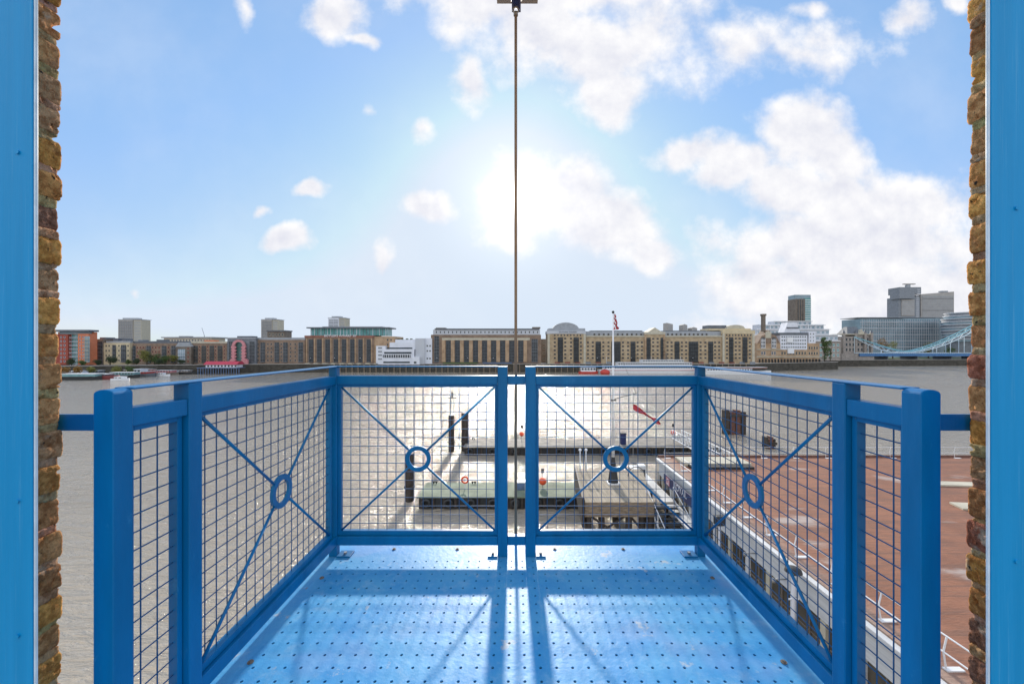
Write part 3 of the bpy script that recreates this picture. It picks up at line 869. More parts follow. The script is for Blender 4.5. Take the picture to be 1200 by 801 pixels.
b = MB(); b.ball((fx, FY, Z(365.6, FY)), .13, 10, 8); b.build('truck', 'dark', fp)

def cloth(name, pts, wid, mts, par, seed=0, thick=.01):
    """limp strip of cloth following pts, wid(t) across"""
    b = MB(); n = 26
    rows = []
    for i in range(n + 1):
        t_ = i / n * (len(pts) - 1); q = min(int(t_), len(pts) - 2); fr_ = t_ - q
        p = Vector(pts[q]).lerp(Vector(pts[q + 1]), fr_)
        wv_ = wid(i / n)
        row = []
        for j in range(5):
            s_ = j / 4 - .5
            off = Vector((math.sin(i * .7 + j + seed) * .05, math.sin(i * .9 + j * 1.9 + seed) * .12, 0))
            row.append(p + wv_ * s_ + off * (.3 + i / n))
        rows.append(row)
    for sgn in (0, 1):
        for row in rows: b.v += [q + Vector((0, thick * sgn, 0)) for q in row]
    m_ = (n + 1) * 5
    for i in range(n):
        for j in range(4):
            a = i * 5 + j
            b.f.append((a, a + 1, a + 6, a + 5)); b.mi.append(1 if (len(mts) > 1 and j == 1) else 0)
            b.f.append((m_ + a, m_ + a + 5, m_ + a + 6, m_ + a + 1)); b.mi.append(1 if (len(mts) > 1 and j == 1) else 0)
    return b.build(name, mts, par, smooth=True)
cloth('flag', [(fx + .15, FY, Z(367.5, FY)), (fx + .22, FY, Z(376, FY)), (fx + .30, FY, Z(386, FY))], lambda t: Vector((.12 + .26 * t, 0, .04)), ['flagred', 'white'], fp)

pn = thing('pennant', 'ragged red pennant drooping in the wind right of the flagpole', 'pennant', (X(745, 34), 34, Z(478, 34)))
cloth('ribbon', [(X(742, 34), 34, Z(476, 34)), (X(752, 34), 34, Z(482, 34)), (X(764, 34), 34, Z(490, 34)), (X(774, 34), 34, Z(496, 34))], lambda t: Vector((.05, 0, .42 * (1 - .6 * t) + .15 * math.sin(t * 9))), ['flagred'], pn, 2)
b = MB(); b.tube((X(742, 34), 34.02, Z(462, 34)), (X(742, 34), 34.02, JZ), .022, n=6); b.build('staff', 'steel', pn)

# ------------------------------------------------------------------ pier building with rust roof (right)
RZ = 5.0; RX = 14.2
pr = thing('pier_building', 'white boarded pier building with wide rust red flat roof, right below the balcony', 'building', (20, 20, 0))
def roofmat():
    m = bpy.data.materials.new('rust_red_roof'); m.use_nodes = True
    t = NT(m.node_tree); b = t.n['Principled BSDF']
    o = t.n.new('ShaderNodeTexCoord').outputs['Object']
    c = t.mix(t.ss(t.noise(o, .5, 6, .65), .35, .65), (.29, .125, .07), (.22, .095, .055))
    c = t.mix(t.m('MULTIPLY', t.ss(t.noise(t.v('MULTIPLY', o, (.3, 3.2, 1)), 1.1, 5, .6), .46, .62), .6), c, (.16, .085, .06))
    pale = t.ss(t.noise(t.v('ADD', t.v('MULTIPLY', o, (.55, 1.15, 1)), (1.3, 5.1, 0)), .30, 5, .5), .60, .70)
    c = t.mix(t.m('MULTIPLY', pale, .65), c, (.50, .44, .39))
    # the strip by the gutter is worn grey
    sx = t.n.new('ShaderNodeSeparateXYZ'); t.l.new(o, sx.inputs[0])
    ed = t.m('MULTIPLY', t.ss(t.m('ADD', sx.outputs[0], t.m('MULTIPLY', t.noise(o, .9, 5, .7), 1.8)), -3.5, -5.0), .5)
    c = t.mix(ed, c, (.40, .34, .29))
    t.l.new(c, b.inputs['Base Color']); b.inputs['Roughness'].default_value = .62; b.inputs['Specular IOR Level'].default_value = .35
    fr_ = t.m('ABSOLUTE', t.m('SUBTRACT', t.m('FRACT', t.m('DIVIDE', t.m('ADD', sx.outputs[1], 200), 1.2)), .5))
    c2 = t.mix(t.m('MULTIPLY', t.ss(fr_, .012, .03, 1., 0.), .5), c, (.10, .055, .04))
    t.l.new(c2, b.inputs['Base Color'])
    t.l.new(t.m('SUBTRACT', .72, t.m('MULTIPLY', pale, .34)), b.inputs['Roughness'])
    bp = t.n.new('ShaderNodeBump'); bp.inputs['Distance'].default_value = .03
    t.l.new(t.noise(t.v('MULTIPLY', o, (1, 3, 1)), 3, 5, .6), bp.inputs['Height']); t.l.new(bp.outputs[0], b.inputs['Normal'])
    return m
b = MB(); b.box(RX, 70, 3, 39.4, RZ - .25, RZ); b.build('roof', roofmat(), pr)
b = MB(); b.box(RX - .30, RX - .001, 3, 39.4, RZ - .30, RZ - .06); b.build('gutter', 'boardwhite', pr, bevel=.03)
b = MB(); b.box(RX + .001, 70, 39.401, 39.65, RZ - .3, RZ + .16); b.build('roof_kerb', 'pileband', pr)
b = MB(); b.box(RX + .25, 69.5, 3.2, 39.2, -1, RZ - .251); b.build('wall', 'dark', pr)
b = MB()
for (z0, z1) in ((3.35, RZ - .26), (.4, 1.1)):
    b.box(RX - .02, RX + .24, 3.2, 39.2, z0, z1)
b.build('boarding', 'boardwhite', pr)
y = 4.0; i = 0
while y < 38.5:
    b = MB(); b.box(RX - .06, RX + .24, y, y + .32, 1.1, 3.35); b.build('pillar', 'creamstone' if i % 2 else 'boardwhite', pr)
    b = MB(); b.box(RX + .08, RX + .2, y + .34, y + 1.08, 1.1, 3.34); b.box(RX + .08, RX + .2, y + 1.16, y + 1.98, 1.1, 3.34)
    b.box(RX + .03, RX + .2, y + 1.09, y + 1.15, 1.1, 3.34, 1); b.box(RX + .05, RX + .19, y + .34, y + 1.98, 2.2, 2.26, 1)
    b.build('window', ['winbrown', 'umber'], pr)
    y += 2.0; i += 1
sg = MB(); sg.box(RX - .42, RX - .33, 29.6, 36.9, 3.30, 4.22); sgn = sg.build('sign_board', 'navy', pr, bevel=.01)
for yy in (30, 33, 36.4):
    q = MB(); q.box(RX - .329, RX - .03, yy, yy + .06, 3.6, 3.7); q.build('sign_bracket', 'steel', sgn)
lettering('ROYAL', .78, 'white', sgn, (RX - .43, 34.6, 3.52), (R(90), 0, R(-90)), .01, 1.08)
q = MB(); q.box(RX - .435, RX - .422, 35.5, 36.3, 3.42, 4.10); q.build('crest', 'pink', sgn)
q = MB(); q.torus((RX - .437, 35.9, 3.78), .22, .03, 'x', n=20, m=8, flat=.006); q.box(RX - .443, RX - .4365, 35.62, 36.18, 3.48, 3.54); q.build('crest_ring', 'white', sgn)
b = MB(); b.box(RX + 1.3, RX + 7.5, 36.3, 38.6, RZ + .004, RZ + .30); b.build('roof_hatch', 'creamstone', pr, bevel=.04)
b = MB(); b.box(RX + 1.6, RX + 7.2, 35.4, 36.29, RZ + .004, RZ + .22); b.build('roof_hatch', 'dark', pr)
for (x, y, w_, l_) in ((30.2, 26.6, 4.5, 1.1), (33.4, 31.2, 5.2, .9)):
    b = MB(); b.prism([(x, y), (x + w_, y - .5), (x + w_ + .2, y - .5 + l_), (x + .3, y + l_)], 'z', RZ + .004, RZ + .12)
    b.build('roof_slab', 'creamstone', pr)
for yy in (12., 20.6, 23.2, 29.5):
    b = MB(); b.tube((RX - .7, yy, 3.85), (RX - .02, yy, 3.85), .035, n=8); b.ball((RX - .75, yy, 3.8), .13, 12, 8); b.build('camera_dome', 'steel', pr, smooth=True)

def rail_run(name, label, pts, h, par_mat='white', hs=(1.0, .55), group=None, r=.028, foot=True):
    c = (Vector(pts[0]) + Vector(pts[-1])) / 2
    t_ = thing(name, label, 'railing', c, group)
    for i, p in enumerate(pts):
        p = Vector(p)
        b = MB(); b.tube(p, p + Vector((-.10, 0, h * .55)), r, n=8); b.tube(p + Vector((-.10, 0, h * .55)), p + Vector((.02, 0, h)), r, n=8)
        b.build('post', par_mat, t_)
        if foot:
            b = MB(); b.box(p.x - .05, p.x + .55, p.y - .09, p.y + .09, p.z + .003, p.z + .05); b.build('foot_plate', par_mat, t_)
    for q in hs:
        b = MB(); off = Vector((.02 if q > .9 else -.10 * q / .55, 0, h * q)); b.tube(Vector(pts[0]) + off, Vector(pts[-1]) + off, r, n=8); b.build('rail', par_mat, t_)
    return t_
rail_run('roof_railing', 'white handrail running along the near edge of the rust red roof', [(RX + .45, y, RZ) for y in (6, 8.6, 11.0, 13.4, 15.8, 18.2, 20.6, 23, 25.4, 27.8, 30.2, 32.6, 35)], 1.15)
rail_run('roof_railing', 'thin white railing along the far river edge of the rust red roof', [(RX + .5 + i * 3.2, 39.0, RZ) for i in range(17)], 1.1, r=.018, hs=(1.0, .5))

fl = thing('floodlight', 'black floodlight on a white post in front of the white boarded pier wall', 'floodlight', (13.3, 18.9, 0))
b = MB(); b.tube((13.3, 18.9, -1), (13.3, 18.9, 5.1), .09, n=10); b.tube((13.05, 18.9, 3.9), (13.55, 18.9, 3.9), .04, n=8); b.build('post', 'whitewall', fl)
b = MB(); b.tube((13.3, 18.9, 5.1), (13.3, 18.9, 5.22), .16, .36, n=16); b.tube((13.3, 18.9, 5.22), (13.3, 18.9, 5.36), .38, .33, n=16); b.ball((13.3, 18.9, 5.36), .30, 14, 8, sc=(1, 1, .35)); b.build('lamp_head', 'hullblack', fl)
fl2 = thing('floodlight', 'black box lamp on a slim post just right of the corner railing post', 'floodlight', (12.9, 25.0, 0))
b = MB(); b.tube((12.9, 25, -1), (12.9, 25, 5.0), .08, n=10); b.build('post', 'whitewall', fl2)
b = MB(); b.box(12.6, 13.2, 24.8, 25.25, 4.7, 5.3); b.build('lamp_head', 'hullblack', fl2, bevel=.06)

# gangway with dark steps between jetty and pier building
gw = thing('gangway', 'stepped black gangway with white handrails between jetty and pier building', 'gangway', (12.2, 30, 1))
for i in range(9):
    b = MB(); y = 33.2 - i * .55; b.box(11.15, 13.4, y, y + .34, 2.75 - i * .22, 2.83 - i * .22); b.build('tread', 'hullblack', gw)
b = MB(); b.quadbox([(11.1, 28.2, .7), (11.14, 28.2, .7), (11.14, 33.8, 2.8), (11.1, 33.8, 2.8), (11.1, 28.2, .95), (11.14, 28.2, .95), (11.14, 33.8, 3.05), (11.1, 33.8, 3.05)])
b.quadbox([(13.41, 28.2, .7), (13.5, 28.2, .7), (13.5, 33.8, 2.8), (13.41, 33.8, 2.8), (13.41, 28.2, .95), (13.5, 28.2, .95), (13.5, 33.8, 3.05), (13.41, 33.8, 3.05)])
b.build('stringer', 'boardwhite', gw)
for x in (11.12, 13.44):
    b = MB(); b.tube((x, 28.2, 1.9), (x, 33.8, 4.0), .035, n=8); b.tube((x, 28.2, 1.9), (x, 28.2, .8), .035, n=8); b.tube((x, 31, 2.9), (x, 31, 1.8), .035, n=8); b.tube((x, 33.8, 4.0), (x, 33.8, 2.9), .035, n=8)
    b.build('handrail', 'white', gw)
wl = thing('walkway', 'white paved walkway beside the pier wall behind the jetty', 'walkway', (13.3, 36, 1))
b = MB(); b.box(12.95, 14.1, 29.5, 46, 2.1, 2.25); b.build('deck', 'boardwhite', wl)
b = MB()
for y in (30, 34, 38, 42, 45.5):
    b.tube((13.0, y, -1), (13.0, y, 2.1), .1, n=8)
b.build('legs', 'pile', wl)
bxh = thing('control_cabinet', 'small white control cabinet at the far end of the jetty walkway', 'cabinet', (13.0, 40.5, 2.25))
b = MB(); b.box(12.5, 13.2, 40.2, 41.0, 2.25, 3.9); b.build('body', 'white', bxh, bevel=.04)
b = MB(); b.box(12.6, 13.1, 40.17, 40.199, 2.7, 3.5); b.build('door', 'glass', bxh)

# brow with white trellis railings to the far pontoon
bw = thing('access_bridge', 'narrow white trellis access bridge from roof corner to the far pontoon', 'footbridge', (26, 50, 3))
A = Vector((X(793, 60), 60, 2.2)); Bq = Vector((X(852, 42), 42, 3.4))
for off in (Vector((-.7, 0, 0)), Vector((.7, 0, 0))):
    b = MB(); b.tube(A + off + Vector((0, 0, 1.2)), Bq + off + Vector((0, 0, 1.2)), .05, n=6); b.tube(A + off, Bq + off, .07, n=6)
    n = 14
    for i in range(n):
        p = A.lerp(Bq, i / n) + off; q = A.lerp(Bq, (i + 1) / n) + off
        b.tube(p, q + Vector((0, 0, 1.2)), .028, n=5); b.tube(p + Vector((0, 0, 1.2)), q, .028, n=5); b.tube(p, p + Vector((0, 0, 1.2)), .035, n=5)
    b.build('trellis_side', 'white', bw)
b = MB(); b.quadbox([A + Vector((-.66, 0, -.02)), A + Vector((.66, 0, -.02)), Bq + Vector((.66, 0, -.02)), Bq + Vector((-.66, 0, -.02)), A + Vector((-.66, 0, .05)), A + Vector((.66, 0, .05)), Bq + Vector((.66, 0, .05)), Bq + Vector((-.66, 0, .05))]); b.build('deck', 'pontoon_grey', bw)
kb = thing('mooring_box', 'small dark blue equipment box on the far pontoon behind the right panel', 'box', (X(730, 60), 60, 1.25))
b = MB(); b.box(X(727, 60), X(733, 60), 59.6, 60.4, 1.25, 2.9); b.build('body', 'navy', kb, bevel=.05)
b = MB(); b.box(X(727, 60) - .05, X(733, 60) + .05, 59.5, 60.5, 2.9, 3.0); b.build('lid', 'dark', kb)


# ------------------------------------------------------------------ buildings of the far bank
WIN = {}
def win_mesh(w_, h_, mg, mf):
    key = (round(w_, 2), round(h_, 2), mg, mf)
    if key in WIN: return WIN[key]
    b = MB(); fr_ = min(.12, w_ * .1)
    b.box(-w_ / 2 + fr_, w_ / 2 - fr_, -.04, 0, -h_ / 2 + fr_, h_ / 2 - fr_, 0)
    b.box(-w_ / 2, w_ / 2, -.10, 0, -h_ / 2 - .05, -h_ / 2 + fr_, 1); b.box(-w_ / 2, w_ / 2, -.07, 0, h_ / 2 - fr_, h_ / 2, 1)
    b.box(-w_ / 2, -w_ / 2 + fr_, -.07, 0, -h_ / 2 + fr_, h_ / 2 - fr_, 1); b.box(w_ / 2 - fr_, w_ / 2, -.07, 0, -h_ / 2 + fr_, h_ / 2 - fr_, 1)
    if w_ > 1.2: b.box(-.04, .04, -.06, 0, -h_ / 2 + fr_, h_ / 2 - fr_, 1)
    me = bpy.data.meshes.new('window'); me.from_pydata([tuple(q) for q in b.v], [], b.f)
    me.materials.append(M[mg]); me.materials.append(M[mf]); me.polygons.foreach_set('material_index', b.mi)
    WIN[key] = me
    return me


class Bld:
    def __init__(s, name, label, px0, px1, Y, z0=LZ, cat='building', group=None):
        s.Y = Y; s.z0 = z0
        s.root = thing(name, label, cat, ((X(px0, Y) + X(px1, Y)) / 2, Y + 6, z0), group)
        s.nwin = 0; s.extra = []

    def box(s, name, px0, px1, pt, pb, mt, dep=14, fy=0., Y=None, bev=0):
        Y = Y or s.Y
        b = MB(); b.box(X(px0, Y), X(px1, Y), s.Y + fy, s.Y + fy + dep, s.z0 if pb is None else Z(pb, Y), Z(pt, Y))
        return b.build(name, mt, s.root, bevel=bev)

    def wins(s, xs, ys, w_, h_, mg='glass', mf='creamstone', fy=0., name='window', skip=0.):
        """individual windows at pixel columns xs and rows ys, sizes in pixels"""
        me = win_mesh(w_ * s.Y / F, h_ * s.Y / F, mg, mf)
        base = s.root.location
        for y in ys:
            for x in xs:
                if skip and random.random() < skip: continue
                p = Vector((X(x, s.Y), s.Y + fy - .002, Z(y, s.Y))) - base
                if s.nwin < 100:
                    o = bpy.data.objects.new(name, me); COL.objects.link(o); o.parent = s.root; o.location = p
                    s.nwin += 1
                else: s.extra.append((me, p))

    def bay(s, px0, px1, pt, pb, nf, mt=('glass2', 'greycl'), fy=0., proud=.9, name='balcony_bay'):
        """dark glazed bay with floor slabs and balcony fronts"""
        Y = s.Y; b = MB(); x0, x1 = X(px0, Y), X(px1, Y); z0, z1 = Z(pb, Y), Z(pt, Y)
        b.box(x0, x1, s.Y + fy - .12, s.Y + fy - .003, z0, z1, 0)
        for i in range(nf):
            z = z0 + (z1 - z0) * i / nf
            b.box(x0 - .05, x1 + .05, s.Y + fy - proud, s.Y + fy - .004, z - .10, z + .08, 1)
            b.box(x0 - .05, x1 + .05, s.Y + fy - proud, s.Y + fy - proud + .06, z + .95, z + 1.03, 1)
            n = max(2, int((x1 - x0) / .5))
            for q in range(n + 1):
                xx = x0 + (x1 - x0) * q / n
                b.box(xx - .025, xx + .025, s.Y + fy - proud + .01, s.Y + fy - proud + .05, z + .08, z + .95, 1)
        n = max(1, int(round((x1 - x0) / 1.3)))
        for q in range(n + 1):
            xx = x0 + (x1 - x0) * q / n
            b.box(xx - .05, xx + .05, s.Y + fy - .18, s.Y + fy - .121, z0, z1, 1)
        return b.build(name, list(mt), s.root)

    def done(s):
        if s.extra:
            b = MB()
            for me, p in s.extra:
                k0 = len(b.v)
                b.v += [v.co + p + s.root.location for v in me.vertices]
                for f in me.polygons: b.f.append(tuple(k0 + i for i in f.vertices)); b.mi.append(f.material_index)
            o = b.build('windows', [m for m in s.extra[0][0].materials], s.root); o['kind'] = 'stuff'


def fr(a, b, n): return [a + (b - a) * i / (n - 1) for i in range(n)] if n > 1 else [(a + b) / 2]


# 1 orange and terracotta flats
B = Bld('apartment_building', 'modern flats with orange stripe and red slab sides at the far left of the bank', 68, 112, 246)
B.box('wall', 68, 110, 389, None, 'orange', 2); B.box('red_slab', 68, 84, 391.5, 427, 'brickred2', 2, -2)
B.box('orange_slab', 97.5, 110, 391, 427, 'orange', 3, -3); B.box('roof', 66, 112, 386.5, 388.6, 'slate', 6, -4); B.box('top_floor', 72, 108, 388.6, 391.4, 'blueglass', 2, -1)
B.bay(84.5, 97, 392, 427, 8, ('tealglass', 'whitewall'), 0, 1.6); B.bay(105.5, 111.5, 394, 424, 7, ('blueglass', 'creamstone'), -3, 1.0)
B.wins([76, 80], fr(395, 423, 7), 1.8, 2.2, 'glass', 'whitewall', -2); B.wins([100, 103.5], fr(395, 423, 8), 1.5, 2., 'glass', 'whitewall', -3); B.done()
# 2 dark narrow infill + 3 cream flats + dark balcony block
B = Bld('apartment_building', 'narrow dark grey flats squeezed between the orange stripe and the cream flats', 112, 121, 250)
B.box('wall', 112, 121.2, 397, None, 'umber'); B.box('roof', 113, 120, 395, 397, 'slate', 6, 2); B.bay(113, 120, 400, 426, 6); B.wins([116.5], [398.6], 4, 1.4); B.done()
B = Bld('apartment_building', 'cream brick flats with blue grey roof and small balconies', 121.5, 151.8, 250)
B.box('wall', 121.5, 151.8, 401.5, None, 'cream'); B.box('roof', 122.5, 151, 399.3, 401.5, 'lead', 12, 1); B.box('roof_hut', 125, 131, 396, 399.3, 'slate', 5, 4); B.box('roof_hut', 135.5, 140, 396.5, 399.3, 'slate', 5, 4)
B.bay(142, 148, 404, 424, 4); B.bay(132, 136, 404, 424, 4)
B.wins([124.5, 128, 139.5, 150.2], fr(405, 422, 4), 1.7, 2.2, 'glass', 'creamstone'); B.done()
# 5 long brown block
B = Bld('warehouse', 'long brown brick block with dark slate roof behind the green riverside trees', 152, 207, 252)
B.box('wall', 152, 207, 402, None, 'brown'); B.box('roof', 152, 207, 399.5, 402, 'slate', 12, .6); B.box('roof_hut', 175, 184, 397.5, 399.5, 'slate', 4, 5)
B.box('roof_hut', 153, 159, 397.8, 399.5, 'greycl', 4, 5)
for a in (154, 172, 190, 201): B.bay(a, a + 5, 405, 425, 5)
B.wins([161, 164.5, 168, 179, 182.5, 186.5, 197.5], fr(407, 422, 4), 1.7, 2.4, 'glass', 'orange'); B.done()
B = Bld('apartment_building', 'pale concrete flats rising behind the dark wharf roofs', 192, 248, 300)
B.box('wall', 192, 248, 396, None, 'creamstone'); B.box('roof', 190, 250, 394.6, 396, 'lead', 16, -1)
B.wins(fr(195, 246, 16), [398.6], 1.7, 2.2, 'glass', 'white'); B.box('roof_hut', 203, 214, 393.4, 394.6, 'slate', 5, 5); B.done()
# 7 wharf with gable
B = Bld('warehouse', 'brown gabled warehouse with pale glazed bay left of the pink arch', 206, 224, 251)
B.box('wall', 206, 224, 406, None, 'umber')
b = MB(); b.prism([(X(205.5, 251), Z(406, 251)), (X(224.5, 251), Z(406, 251)), (X(221, 251), Z(401, 251)), (X(209, 251), Z(401, 251))], 'y', 251, 264); b.build('roof', 'lead', B.root)
B.bay(209, 217, 409, 425, 4, ('blueglass', 'whitewall'), 0, .5); B.wins([220.5], fr(408, 423, 4), 1.8, 2.2, 'glass', 'orange'); B.done()
B = Bld('warehouse', 'dark brick wharf with rows of green tinted balconies beside the pink arch', 224.5, 266, 253)
B.box('wall', 224.5, 266, 402, None, 'brown'); B.box('roof', 224, 266.4, 400, 402, 'creamstone', 13, -.3); B.box('roof', 232, 243, 398.2, 400, 'orange', 5, 5)
for a in (227, 236.5, 246, 255.5): B.bay(a, a + 5, 405, 425, 5, ('glass2', 'umber'))
B.wins([234, 243.4, 252.7, 263], fr(406, 423, 5), 1.7, 2.2, 'glass', 'orange'); B.done()
# 8 china wharf
B = Bld('apartment_building', 'narrow dark glazed block with a tall scalloped pink arch on its river front', 266.5, 299.5, 253)
B.box('wall', 266.5, 299.5, 397, None, 'greycl'); B.box('roof', 265.5, 300.5, 395.4, 397, 'lead', 14, -.6); B.box('roof_hut', 274, 291, 393.4, 395.4, 'slate', 6, 3)
B.bay(268, 272.5, 400, 424, 6); B.bay(292.5, 298.5, 400, 424, 6); B.bay(277, 288, 401, 426, 7, ('tealglass', 'umber'), 0, .4)
Y = 253; b = MB()
outer = []; inner = []
cx = 282.0
n = 14
for i in range(n + 1):
    t_ = math.pi * i / n
    outer.append((cx - 7.6 * math.cos(t_), 405 - 7.0 * math.sin(t_)))
    inner.append((cx - 4.5 * math.cos(t_), 404.5 - 4.0 * math.sin(t_)))
def pz(p, yy=251.6): return (X(p[0], 253), Z(p[1], 253))
for i in range(n):
    q = [outer[i], outer[i + 1], inner[i + 1], inner[i]]
    b.prism([pz(a) for a in q], 'y', 250.9, 251.9)
for sgn in (-1, 1):
    yy = 405
    for k_ in range(6):
        h_ = 3.6
        q = [(cx + sgn * (8.2), yy), (cx + sgn * 7.0, yy + h_), (cx + sgn * 4.6, yy + h_), (cx + sgn * 2.6, yy + h_ * .55), (cx + sgn * 4.9, yy)]
        q2 = [(cx + sgn * 4.5, yy), (cx + sgn * 8.0, yy), (cx + sgn * 8.6, yy + h_ * .5), (cx + sgn * 6.8, yy + h_), (cx + sgn * 4.6, yy + h_)]
        b.prism([pz(a) for a in q], 'y', 250.9, 251.9); b.prism([pz(a) for a in q2], 'y', 250.8, 251.8)
        yy += h_ + .02
    q = [(cx + sgn * 5, 422.5), (cx + sgn * 8.5, 420), (cx + sgn * 10.4, 421.5), (cx + sgn * 10.8, 426), (cx + sgn * 5.2, 427.2)]
    b.prism([pz(a) for a in q], 'y', 251.0, 252.2)
b.build('scalloped_arch', 'pink', B.root)
B.box('landing', 268, 300, 427, 429, 'hullblack', 5, -3); B.done()
# red roofed pier pavilion
Y = 235
rp = thing('pier_pavilion', 'low pavilion with crimson roof standing on blue grey piles in front of the wharf', 'pavilion', (X(258, Y), Y + 3, 0))
b = MB(); b.box(X(241, Y), X(277, Y), Y, Y + 5.5, Z(430.5, Y), Z(427, Y)); b.build('wall', 'whitewall', rp)
b = MB(); b.prism([(Y - 1, Z(427, Y)), (Y + 6.5, Z(427, Y)), (Y + 4, Z(423.4, Y)), (Y + 1.5, Z(423.4, Y))], 'x', X(239.5, Y), X(278.5, Y)); b.build('roof', 'pinkroof', rp)
b = MB(); b.box(X(232, Y), X(279, Y), Y - 1, Y + 6.4, Z(431.2, Y), Z(430.5, Y)); b.build('deck', 'bluepile', rp)
for i in range(17):
    x = X(233, Y) + i * 1.53
    b = MB(); b.tube((x, Y - .6, -1), (x, Y - .6, Z(431.2, Y)), .22, n=8); b.build('pile', 'bluepile', rp)
for i in range(9):
    x = X(244 + i * 4, Y); b = MB(); b.box(x - .5, x + .5, Y - .05, Y - .003, Z(429.8, Y), Z(427.7, Y)); b.build('window', 'glass', rp)
# 10 brown wharf
B = Bld('warehouse', 'brown brick wharf with box shaped roof tower between pink arch and lettered wharf', 300, 357, 255)
B.box('wall', 300, 357, 398, None, 'brown'); B.box('roof', 299.5, 357, 395.4, 398, 'lead', 13, .4); B.box('roof_tower', 311, 331.5, 388, 395.4, 'umber', 8, 2); B.box('roof_tower_cap', 310.4, 332, 386.6, 388, 'slate', 9, 1.5)
B.wins(fr(314, 329, 5), [391.8], 1.7, 3, 'glass', 'creamstone', 2)
for a in (305.5, 322, 332, 350): B.bay(a, a + 5.2, 401, 424, 6)
B.wins([302.5, 314, 318, 329.6, 340.5, 346], fr(403, 422, 5), 1.7, 2.2, 'glass', 'stone'); B.done()
# towers far away
def tower(px0, px1, pt, Y, label, wall='concrete', nf=14, nx=8, split=.65, top=True):
    B = Bld('tower_block', label, px0, px1, Y)
    xm = px0 + (px1 - px0) * split
    B.box('wall', px0, xm, pt + 1.5, None, wall, 18); B.box('side_wall', xm + .02, px1, pt + 1.7, None, 'creamstone', 16, 1)
    if top: B.box('plant_room', px0 + 3, px1 - 6, pt - .8, pt + 1.5, 'lead', 8, 3); B.box('parapet', px0 - .3, px1 + .2, pt + .9, pt + 1.48, 'palebld', 19, -.3)
    for i in range(nf):
        y = pt + 3.4 + i * 1.75
        if y > 404: break
        b = MB(); b.box(X(px0 + .8, Y), X(xm - .6, Y), Y - .25, Y - .003, Z(y + .9, Y), Z(y, Y)); b.build('window_band', 'greycl', B.root)
        b = MB(); b.box(X(xm + .8, Y), X(px1 - .6, Y), Y + .75, Y + .997, Z(y + .9, Y), Z(y, Y)); b.build('window_band', 'lead', B.root)
    for q in fr(px0 + 1, xm - .8, nx):
        b = MB(); b.box(X(q - .12, Y), X(q + .12, Y), Y - .5, Y - .252, LZ, Z(pt + 2, Y)); b.build('mullion', wall, B.root)
    B.done()
tower(138.5, 165, 373, 640, 'grey council tower block standing behind the cream flats at far left')
tower(306, 325.5, 373, 640, 'grey tower block rising behind the box shaped roof tower')
tower(384.5, 404, 371, 560, 'white tower block with stepped roof behind the green glass penthouse', 'whitewall', 5, 3)
B = Bld('roof_plant', 'stepped lift house on top of the white tower block', 385, 403, 561, 45, 'plant room')
B.root['label'] = 'stepped grey cap of the white tower block'
bpy.data.objects.remove(B.root)
# crane
cr = thing('tower_crane', 'tiny distant crane jib above the pale concrete flats', 'crane', (X(238, 600), 600, LZ))
b = MB(); b.tube((X(239.5, 600), 600, LZ), (X(239.5, 600), 600, Z(393, 600)), .5, n=4); b.tube((X(239.5, 600), 600, Z(393, 600)), (X(236.6, 600), 600, Z(384, 600)), .35, n=4); b.build('jib', 'greycl', cr)
# 11 lettered wharf
B = Bld('warehouse', 'brick wharf with green glass penthouse and pale lettering along its top', 357, 462, 256)
B.box('wall', 357.5, 438, 395.5, None, 'brown'); B.box('wall', 438, 462, 394, None, 'stock2', 20, .5); B.box('parapet', 357, 438.2, 393, 395.5, 'redbrick', 14.4, -.3)
B.box('penthouse', 362, 452, 384.5, 393, 'tealglass', 11, 2); B.box('penthouse_roof', 359, 456, 383.1, 384.5, 'slate', 15, 0); B.box('roof_plant', 374, 445, 382, 383.1, 'lead', 8, 4)
for q in fr(363, 451, 24):
    b = MB(); b.box(X(q - .2, 256), X(q + .2, 256), 257.8, 257.997, Z(393, 256), Z(384.5, 256)); b.build('mullion', 'whitewall' if random.random() < .5 else 'slate', B.root)
for a in fr(362, 430, 8): B.bay(a, a + 5.2, 397.5, 424, 7, ('glass2', 'slate'))
for a in fr(358.6, 434.8, 9): B.box('pier', a, a + 1.4, 396, 425, 'stock2', .25, -.26)
for a in fr(360, 450, 10): B.box('awning', a, a + 5, 425.2, 426.4, 'creamstone', 3, -3)
B.wins([454, 458], fr(398, 420, 5), 1.6, 2.2, 'glass', 'stone', .5)
lettering('BUTLERS WHARF 30', 2.0, 'white', B.root, (X(380, 256), 255.6, Z(395.2, 256)), (R(90), 0, 0), .05, 1.16); B.done()
# 12 white museum
B = Bld('museum_building', 'tiered white modernist building with ribbon windows between two brick wharves', 440, 505, 252)
B.box('wing', 440, 451, 405, None, 'whitewall', 10, 1); B.box('lower_floor', 448, 485, 409, None, 'whitewall', 10, .5); B.box('middle_floor', 455, 486, 401, 409, 'whitewall', 8, 2.5)
B.box('upper_floor', 461, 486, 397.5, 401, 'whitewall', 7, 4); B.box('stair_tower', 486, 497, 396.2, None, 'palebld', 12, 1.5); B.box('end_block', 497, 505, 396, None, 'whitewall', 12, 3)
B.box('terrace', 483, 492, 418, None, 'whitewall', 3, -1)
B.box('ribbon_window', 452, 482, 407, 408.6, 'glass', .2, 2.28); B.box('ribbon_window', 450, 482, 412.2, 414.2, 'glass', .2, .28)
B.box('ribbon_window', 448.5, 481, 415.5, 418.8, 'glass2', .2, .28); B.box('ribbon_window', 449, 480, 423.4, 425.2, 'glass', .2, .28)
for q in fr(450, 480, 12): B.box('mullion', q - .3, q + .3, 415.5, 418.8, 'white', .15, .1)
